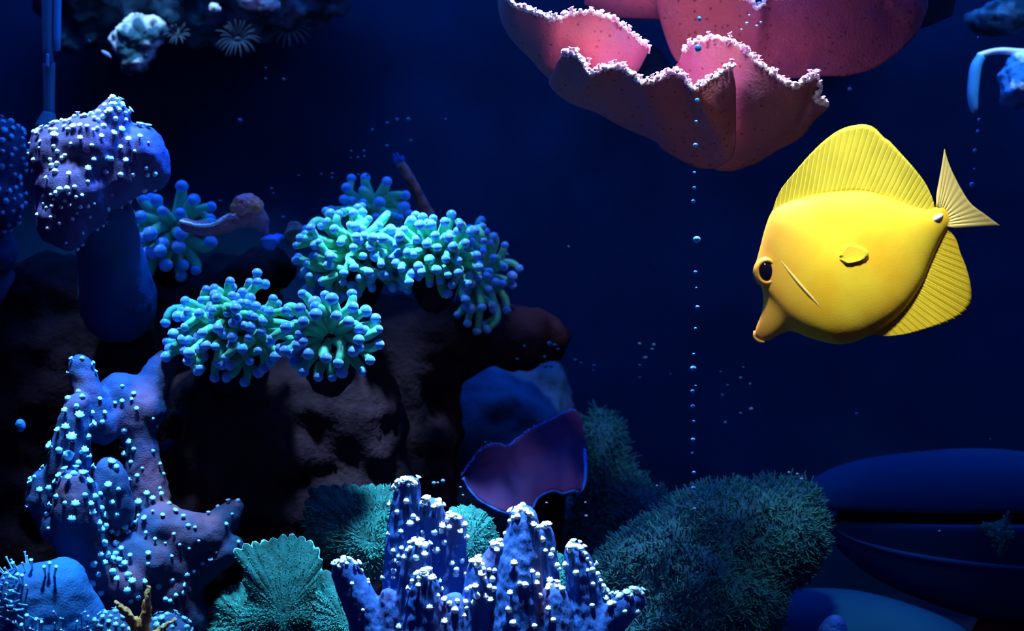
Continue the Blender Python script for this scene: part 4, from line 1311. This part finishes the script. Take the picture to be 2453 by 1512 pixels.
mushroom('teal mushroom coral with beaded ridges left of the tallest white finger', 885, 1300, [(945, 1170), (905, 1165), (860, 1168), (800, 1166), (745, 1172), (732, 1230), (736, 1290), (760, 1325), (800, 1345), (850, 1360), (900, 1390), (945, 1380), (955, 1300), (950, 1220)], .12, 34, .35, .012, 3.4, nf=1100, flen=10, rim=False, seed=21, beads=52)
mushroom('folded green mushroom coral with a thin bright cyan rim', 680, 1470, [(760, 1320), (735, 1295), (690, 1287), (640, 1300), (590, 1310), (552, 1330), (543, 1345), (560, 1356), (590, 1362), (586, 1395), (600, 1430), (580, 1470), (590, 1530), (650, 1560), (720, 1550), (765, 1500), (775, 1420), (770, 1370)], .085, 40, .30, .012, 2.6, nf=1400, flen=5, rim=True, seed=22, beads=40, wave=.003)
mushroom('small frilled green mushroom coral low beside the folded one', 590, 1500, [(575, 1400), (545, 1415), (520, 1440), (500, 1480), (495, 1530), (540, 1570), (600, 1580), (640, 1540), (625, 1490), (605, 1440)], .122, 22, .2, .008, 3.0, nf=600, flen=7, rim=True, seed=23, beads=30, wave=.004)
mushroom('green mushroom coral with raised ridges below the leaning finger', 825, 1490, [(768, 1370), (790, 1372), (830, 1400), (865, 1440), (885, 1480), (890, 1525), (850, 1540), (790, 1540), (752, 1520), (752, 1470), (760, 1420)], .066, 20, .45, .006, 3.0, fx=24, nf=700, flen=6, rim=False, seed=24, beads=26)
def fuzzy_mound(label, prims, material, fuzz, n, flen, width, seed, base, droop=0.0, rough=.004):
    """rounded coral covered in short tentacles"""
    r = np.random.default_rng(seed)
    V, F = blob(prims, .004, .006, rough, 45, 4, press=0.006, solid=True)
    th = root('mushroom_coral', label, 'coral', base)
    add('body', mesh_from('mound', V, F, M[material]), th)
    F = np.asarray(F)
    a, b, c, d = (V[F[:, i]] for i in range(4))
    nn = np.cross(c - a, d - b)
    ar = np.linalg.norm(nn, axis=1)
    nn /= np.maximum(ar[:, None], 1e-15)
    wgt = ar * (nn[:, 1] < .35)
    FV, FF = [], []
    for i in r.choice(len(F), n, p=wgt / wgt.sum()):
        u, v_ = r.random(2)
        p = (a[i] * (1 - u) + b[i] * u) * (1 - v_) + (d[i] * (1 - u) + c[i] * u) * v_
        q = nn[i] + r.normal(0, .4, 3) + np.array([0, 0, .25 - droop]); q /= np.linalg.norm(q)
        s_ = PX(p[1])
        L = flen * s_ * r.uniform(.4, 1.3); w_ = width * s_ * r.uniform(.7, 1.2)
        e1 = np.cross(q, [.3, .2, .9]); e1 /= np.linalg.norm(e1); e2 = np.cross(q, e1)
        bend = r.normal(0, .25, 3) * L
        k0 = len(FV)
        for t_, ww in ((-.1, 1.0), (.55, .8), (1.0, .6)):
            for m_ in range(3):
                an = 2.094 * m_
                FV.append(p + q * L * t_ + bend * max(t_, 0) ** 2 + w_ * ww * (math.cos(an) * e1 + math.sin(an) * e2))
        for g in range(2):
            for m_ in range(3):
                m2 = (m_ + 1) % 3
                FF.append((k0 + g * 3 + m_, k0 + g * 3 + m2, k0 + g * 3 + 3 + m2, k0 + g * 3 + 3 + m_))
        FF.append((k0 + 6, k0 + 7, k0 + 8))
    fz = add('tentacle_fuzz', mesh_from('fuzz', FV, FF, M[fuzz]), th)
    fz['kind'] = 'stuff'
    return th


fuzzy_mound('big dim green fuzzy mushroom coral beside the dome housing',
            [pp(1800, 1290, .19, 150, 125, 110), pp(1880, 1230, .19, 70, 60, 70), pp(1900, 1190, .19, 30, 32), pp(1905, 1290, .19, 52, 80, 60), pp(1690, 1270, .19, 110, 95, 90), pp(1590, 1350, .18, 130, 100, 100), pp(1500, 1400, .18, 80, 80), pp(1700, 1430, .17, 170, 120, 110), pp(1600, 1530, .16, 170, 110, 100), pp(1780, 1480, .18, 70, 90)],
            'green_shaded', 'green_shaded_fuzz', 6500, 17, 2.1, 25, P(1700, 1600, .19))
fuzzy_mound('dim green fuzzy mushroom coral behind the purple plate coral',
            [pp(1430, 1130, .34, 60, 120, 70), pp(1440, 1050, .34, 32, 60), pp(1470, 1190, .34, 60, 70), pp(1540, 1230, .33, 70, 55), pp(1460, 1320, .34, 100, 110)],
            'green_shaded', 'green_shaded_fuzz', 2600, 22, 1.8, 26, P(1460, 1420, .34), droop=.5)
mushroom('dim green mushroom patch between the finger coral tips', 1120, 1300, [(1130, 1215), (1080, 1220), (1060, 1290), (1080, 1370), (1150, 1380), (1200, 1340), (1190, 1280), (1160, 1230)], .10, 18, .3, .01, 3.0, nf=500, flen=7, rim=False, seed=27)
mushroom('green mushroom patch low between the largest fingers', 1330, 1400, [(1345, 1330), (1300, 1340), (1290, 1400), (1300, 1470), (1350, 1490), (1390, 1440), (1380, 1370)], .085, 14, .3, .01, 3.0, nf=400, flen=7, rim=False, seed=28)
mushroom('small green frilled coral clinging to the dome housing', 2400, 1285, [(2414, 1222), (2405, 1245), (2385, 1255), (2350, 1258), (2335, 1264), (2360, 1275), (2380, 1290), (2390, 1320), (2402, 1340), (2412, 1310), (2416, 1265)], .248, 12, .1, .003, 2.0, nf=260, flen=5, rim=False, seed=29, base=P(2400, 1340, .165), foot=False)


# ================================================================== DOME HOUSING (right)
Yh = 0.30
hc = P(2390, 1245, Yh)
sh = PX(Yh)
hs = root('dome_housing', 'smooth dark blue rounded housing split by a dark horizontal slot', 'pump', Vector((hc.x, Yh, 0.0)))


def shifted(VF, dx=0, dy=0, dz=0, sc=(1, 1, 1)):
    v, f = VF
    return np.array(v) * np.array(sc) + np.array([dx, dy, dz]), f


UX = (2330 - 2390) * sh
up = [(410, 0), (414, 14), (408, 36), (390, 60), (330, 95), (230, 120), (80, 137), (4, 140)]
up = [(a * sh, b * sh) for a, b in catmull(up, 40)]
v, f = shifted(lathe(up, 72), hc.x + UX, Yh, hc.z + 30 * sh, (1, .25, 1))
add('upper_shell', mesh_from('upper_shell', v, f, M['housing']), hs)
LX = (2440 - 2390) * sh
lowp = [(30, -252), (140, -222), (240, -187), (320, -152), (390, -107), (440, -57), (462, -12), (465, 0), (455, 4)]
lowp = [(a * sh, b * sh) for a, b in catmull(lowp, 44)]
v, f = shifted(lathe(lowp, 72), hc.x + LX, Yh, hc.z - 2 * sh, (1, .25, 1))
add('lower_shell', mesh_from('lower_shell', v, f, M['housing']), hs)
v, f = shifted(lathe([(385 * sh, -20 * sh), (385 * sh, 45 * sh)], 64), hc.x, Yh, hc.z, (1, .22, 1))
add('slot', mesh_from('slot', v, f, M['slot']), hs)
# seam ridge sweeping down across the lower shell
pts = []
for i in range(60):
    a = math.radians(196 + 90 * i / 59)
    zz = -18 * sh - 82 * sh * math.sin(math.radians(90 * i / 59)) ** .8
    rad_ = np.interp(zz, [q[1] for q in lowp], [q[0] for q in lowp])
    pts.append((hc.x + LX + rad_ * math.cos(a), Yh + .25 * rad_ * math.sin(a), hc.z - 2 * sh + zz))
tv, tf = tube(pts, [.0004 + .0020 * math.sin(math.pi * i / 59) for i in range(60)], 8)
add('seam', mesh_from('seam', tv, tf, mat('seam_plastic', (0.01, 0.10, 0.30), None, rough=.3, spec=.3)), hs)
v, f = shifted(lathe([(150 * sh, 0.0), (150 * sh, .012), (110 * sh, .03), (90 * sh, hc.z - 225 * sh)], 48), hc.x + LX, Yh, 0.0, (1, .3, 1))
add('foot', mesh_from('housing_foot', v, f, M['slot']), hs)
# low blue slab in front
v, f = blob([pp(1960, 1530, .26, 230, 118, 90), pp(2150, 1570, .26, 190, 90, 90)], .006, .012, 0, 1, floor=0.0)
centred('base_slab', v, f, M['housing'], 'smooth low blue slab under the dome housing', 'base')
# blue sponge blob
v, f = blob([pp(2004, 1492, .17, 21, 18), pp(1986, 1497, .17, 12), pp(2000, 1520, .17, 30, 26), pp(1975, 1515, .17, 14)], .0018, .002, .0006, 120)
centred('sponge', v, f, M['purple_rim'], 'small knobbly light blue sponge in front of the low blue slab', 'sponge')


# ================================================================== PIPE (upper left), ARCH (right), ANEMONES, BITS
pipe = root('pipe', 'pale blue vertical plastic pipe above the mushroom-shaped leather coral', 'pipe', P(112, 300, .22))


def vtube(x0, x1, y0, y1, Y, material, name, parent, xr0=None, xr1=None, n=10):
    """vertical pipe between pixel rows y0 (top) and y1 (bottom), pixel columns x0..x1 at the top, xr0..xr1 at the bottom"""
    pts, rr = [], []
    for i in range(n):
        f_ = i / (n - 1)
        l = x0 + ((xr0 if xr0 is not None else x0) - x0) * f_; r_ = x1 + ((xr1 if xr1 is not None else x1) - x1) * f_
        pts.append(P((l + r_) / 2, y0 + (y1 - y0) * f_, Y)); rr.append((r_ - l) / 2 * PX(Y))
    tv, tf = tube(pts, rr, 16)
    return add(name, mesh_from(name, tv, tf, M[material]), parent)


vtube(97, 128, -160, 150, .215, 'pipe', 'outer_sleeve', pipe, 103, 128)
vtube(130, 149, -160, 120, .215, 'pipe_light', 'side_tube', pipe, 128, 145)
vtube(103, 132, 150, 275, .222, 'pipe', 'inner_pipe', pipe, 106, 130)
vtube(110, 118, 130, 160, .205, 'pipe_light', 'clip', pipe)
vtube(102, 132, 270, 305, .222, 'pipe', 'foot', pipe, 84, 140)

ar = root('arched_strip', 'pale blue arched strip hanging beside the bright blue rock', 'strip', P(2334, 272, .30))
q = catmull([(2333, 272, .30, 4), (2333, 262, .30, 9), (2330, 230, .30, 13), (2333, 190, .30, 14), (2338, 160, .30, 14), (2350, 136, .30, 11)], 24)
tv, tf = tube([P(a, b, c) for a, b, c, _ in q], [d * PX(.3) for *_, d in q], 12)
add('hanging_leg', mesh_from('leg', tv, tf, M['pipe_light']), ar)
q = catmull([(2345, 134, .302, 8), (2375, 124, .306, 7), (2405, 122, .31, 8), (2440, 126, .315, 10), (2480, 130, .32, 12)], 20)
tv, tf = tube([P(a, b, c) for a, b, c, _ in q], [d * PX(.3) for *_, d in q], 12)
add('top_bar', mesh_from('bar', tv, tf, M['white']), ar)


def anemone(label, cx, cy, Y, rc, n, L, seed):
    r = np.random.default_rng(seed)
    th = root('anemone', label, 'anemone', P(cx, cy + rc, Y + .01))
    v, f = blob([pp(cx, cy, Y + .012, rc), pp(cx, cy - rc, Y + .03, rc * 1.1)], .002, .003, .001, 120)
    add('column', mesh_from('column', v, f, M['anemone']), th)
    for k in range(n):
        a = 2 * math.pi * k / n + r.normal(0, .08)
        l = L * r.uniform(.75, 1.15)
        p0 = np.array(P(cx + rc * .8 * math.cos(a), cy + rc * .5 * math.sin(a), Y + .004))
        p1 = np.array(P(cx + (rc + l * .5) * math.cos(a), cy + (rc * .6 + l * .42) * math.sin(a) - l * .35, Y - .006))
        p2 = np.array(P(cx + (rc + l) * math.cos(a), cy + (rc + l * .75) * math.sin(a) + r.normal(0, 4), Y - .004))
        tv, tf = tube(bez(p0, p1, p2, 9), np.linspace(2.4, 1.0, 9) * PX(Y), 5)
        add('tentacle', mesh_from('anemone_tentacle', tv, tf, M['anemone']), th)
    return th


anemone('dim pale anemone with curling thread tentacles under the rock overhang', 570, 95, .40, 15, 26, 38, 31)
anemone('small dusky anemone next to the white-crusted rock', 425, 82, .40, 12, 16, 20, 32)
anemone('faint blue anemone at the right end of the rock overhang', 690, 70, .44, 12, 18, 45, 33)

v, f = tube([P(244, 121, .30), P(250, 126, .298), P(258, 131, .296), P(266, 138, .295)], np.array([1.5, 5, 5.5, 2]) * PX(.3), 10)
centred('shell_sliver', v, f, M['white'], 'tiny bright white sliver beside the white-crusted rock', 'shell')
v, f = blob([pp(514, 14, .395, 9, 6), pp(522, 22, .395, 7, 5), pp(508, 20, .396, 6)], .0012, .0015, .0012, 300)
centred('shell_fragment', v, f, M['white'], 'small pale fragment on the overhang above the thread anemone', 'shell')
v, f = blob([pp(48, 1016, .09, 9, 12), pp(50, 1024, .09, 7)], .0012, .002, .0004, 200)
centred('sponge', v, f, M['fuzzy_blue'], 'lone small blue blob left of the branching leather coral', 'sponge')
# pale flake on the dim rock
G = np.zeros((12, 16, 3))
L_ = catmull([(1085, 822), (1090, 850), (1078, 875), (1062, 895), (1066, 918)], 16); R_ = catmull([(1105, 822), (1116, 845), (1116, 875), (1110, 895), (1112, 910)], 16)
for i in range(12):
    for j in range(16):
        a = L_[j] * (1 - i / 11) + R_[j] * i / 11
        p = P(a[0], a[1], .335 + .004 * math.sin(i * .6 + j * .4))
        G[i, j] = p
v, f = sheet(G, .0015)
centred('pale_flake', v, f, M['flake_pale'], 'pale blue ragged flake on the dim rock face', 'algae')

# ---- bubbles: two rising strings
BUB = bulb_mesh('bubble', M['bubble'], 12, 8)


def loose(name, me, x, y, Y, r, label, cat, group, sc=None):
    o = bpy.data.objects.new(name, me)
    COL.objects.link(o)
    o.location = P(x, y, Y)
    s_ = r * PX(Y)
    o.scale = (s_, s_, s_) if sc is None else (s_ * sc[0], s_ * sc[1], s_ * sc[2])
    return tag(o, label, cat, group)


zz = [(253, 63, 4), (251, 149, 6.5), (247, 248, 4), (247, 303, 4.5), (243, 351, 5), (256, 490, 9.5), (251, 608, 4.5), (254, 665, 3), (258, 735, 5), (251, 812, 3.4), (244, 905, 3.4), (243, 957, 7.5), (251, 1020, 3), (241, 1040, 5.5), (241, 1094, 5), (244, 1149, 4), (242, 1215, 5.5), (240, 1263, 3.5), (245, 1334, 4.2), (243, 1390, 5), (248, 1465, 3.5)]
for u, v, r in zz:
    x, y = 1500 + u / 1.512, 250 + v / 1.512
    lab = {9.5: 'largest bright blue bubble of the string rising beside the yellow fish', 7.5: 'second largest bubble of the rising string, below the fish snout level'}.get(r, 'small round blue bubble in the string rising beside the yellow fish')
    loose('bubble', BUB, x, y, .02, r, lab, 'bubble', 'bubbles rising between the pink coral and the green fuzz', (1, 1, .9))
for x, y, r in ((1675, 45, 5.5), (1672, 115, 9), (1670, 241, 6), (1668, 292, 4)):
    loose('bubble', BUB, x, y, .02, r, 'blue air bubble in front of the pink frilled plate coral', 'bubble', 'bubbles in front of the pink coral')
for x, y, r in ((2345, 287, 4), (2342, 315, 4.5), (2335, 361, 5), (2334, 405, 3), (2328, 442, 6), (2343, 90, 3)):
    loose('bubble', BUB, x, y, .12, r, 'faint blue air bubble below the arched strip', 'bubble', 'bubbles below the arched strip')

# ---- drifting specks
SPK = bulb_mesh('speck', M['speck'], 7, 5, .3)
specks = [(928, 294, 4), (978, 286, 5), (951, 286, 4), (893, 311, 3), (927, 349, 4), (985, 337, 4), (842, 362, 3), (840, 378, 3), (858, 376, 3.5), (872, 361, 3), (872, 374, 3), (797, 416, 4), (769, 417, 3), (795, 426, 3.5), (858, 417, 3), (880, 420, 3.5), (717, 420, 3),
          (1068, 285, 3), (650, 451, 4), (655, 464, 3), (527, 482, 3.5), (680, 520, 4), (1216, 610, 4), (1316, 824, 6), (1330, 826, 5), (1335, 836, 4), (1305, 876, 6), (1320, 878, 5), (1298, 874, 4), (1240, 860, 4), (1256, 830, 4), (1305, 855, 4), (1378, 862, 4.5), (1391, 870, 4), (1423, 876, 5), (1422, 887, 3.5), (1533, 824, 4), (1546, 857, 4.5), (1533, 875, 4), (1534, 904, 3.5),
          (1562, 836, 4), (1566, 826, 4), (1606, 895, 3), (1545, 857, 4), (1726, 890, 3), (1743, 922, 3.5), (1774, 905, 4), (1780, 880, 3), (1731, 947, 4), (1799, 980, 5.5), (1738, 1013, 4), (1775, 990, 3), (1798, 920, 3), (1444, 993, 5), (2052, 992, 5), (2372, 1053, 3), (2250, 1273, 4), (1716, 1256, 4), (1573, 1163, 3),
          (1040, 1157, 5), (1061, 1152, 5), (1049, 1158, 3), (1104, 1168, 3), (1109, 1186, 3), (1403, 1236, 4), (1402, 1205, 3), (1310, 1205, 3), (680, 190, 4), (637, 188, 3), (636, 162, 3), (575, 288, 5), (215, 98, 4), (1163, 1060, 3), (1890, 1133, 4), (1910, 1135, 4), (1921, 1147, 4.5), (1790, 55, 4), (1775, 72, 3), (1812, 62, 4), (1822, 55, 3.5), (1795, 38, 3), (2035, 214, 5), (1671, 1371, 5), (1662, 1432, 5), (188, 838, 4), (205, 842, 3), (1186, 700, 3), (1362, 590, 3)]
def speck_label(x, y):
    if 1700 < x < 1850 and y < 100:
        return 'tiny pale speck in front of the broad pink plate coral'
    if 1880 < x < 1930:
        return 'tiny pale bead at the top corner of the big green fuzzy coral'
    if 1600 < x < 1900 and 850 < y < 1020:
        return 'tiny blue speck drifting below the snout of the yellow fish'
    if 1200 < x < 1600 and 800 < y < 1000:
        return 'tiny blue speck drifting over the dim blue-grey rock'
    if 700 < x < 1100 and 270 < y < 430:
        return 'tiny blue speck drifting above the dim frogspawn and the worm tube'
    if 500 < x < 700 and 430 < y < 530:
        return 'tiny blue speck drifting above the curled pink coral'
    if 1000 < x < 1450 and y > 1000:
        return 'tiny blue speck drifting around the purple plate coral'
    if x < 700 and y < 300:
        return 'tiny blue speck drifting under the crusty rock overhang'
    if x > 1600 and y > 1200:
        return 'tiny pale speck in front of the big green fuzzy coral and dome housing'
    return 'tiny pale speck drifting alone in the dark water'


for x, y, r in specks:
    near = 1700 < x < 1850 and y < 100
    lab = speck_label(x, y)
    loose('drifting_speck', SPK, x + random.uniform(-1, 1), y + random.uniform(-1, 1), .10 if near else (.16 if 1880 < x < 1930 else (.14 if y > 1100 else .24)), r, lab, 'speck', lab.replace('tiny pale speck', 'specks').replace('tiny blue speck', 'specks').replace('tiny pale bead', 'beads'), (1, 1, random.uniform(.6, 1.1)))

for o in SC.objects:
    if '_w' in o:
        del o['_w']
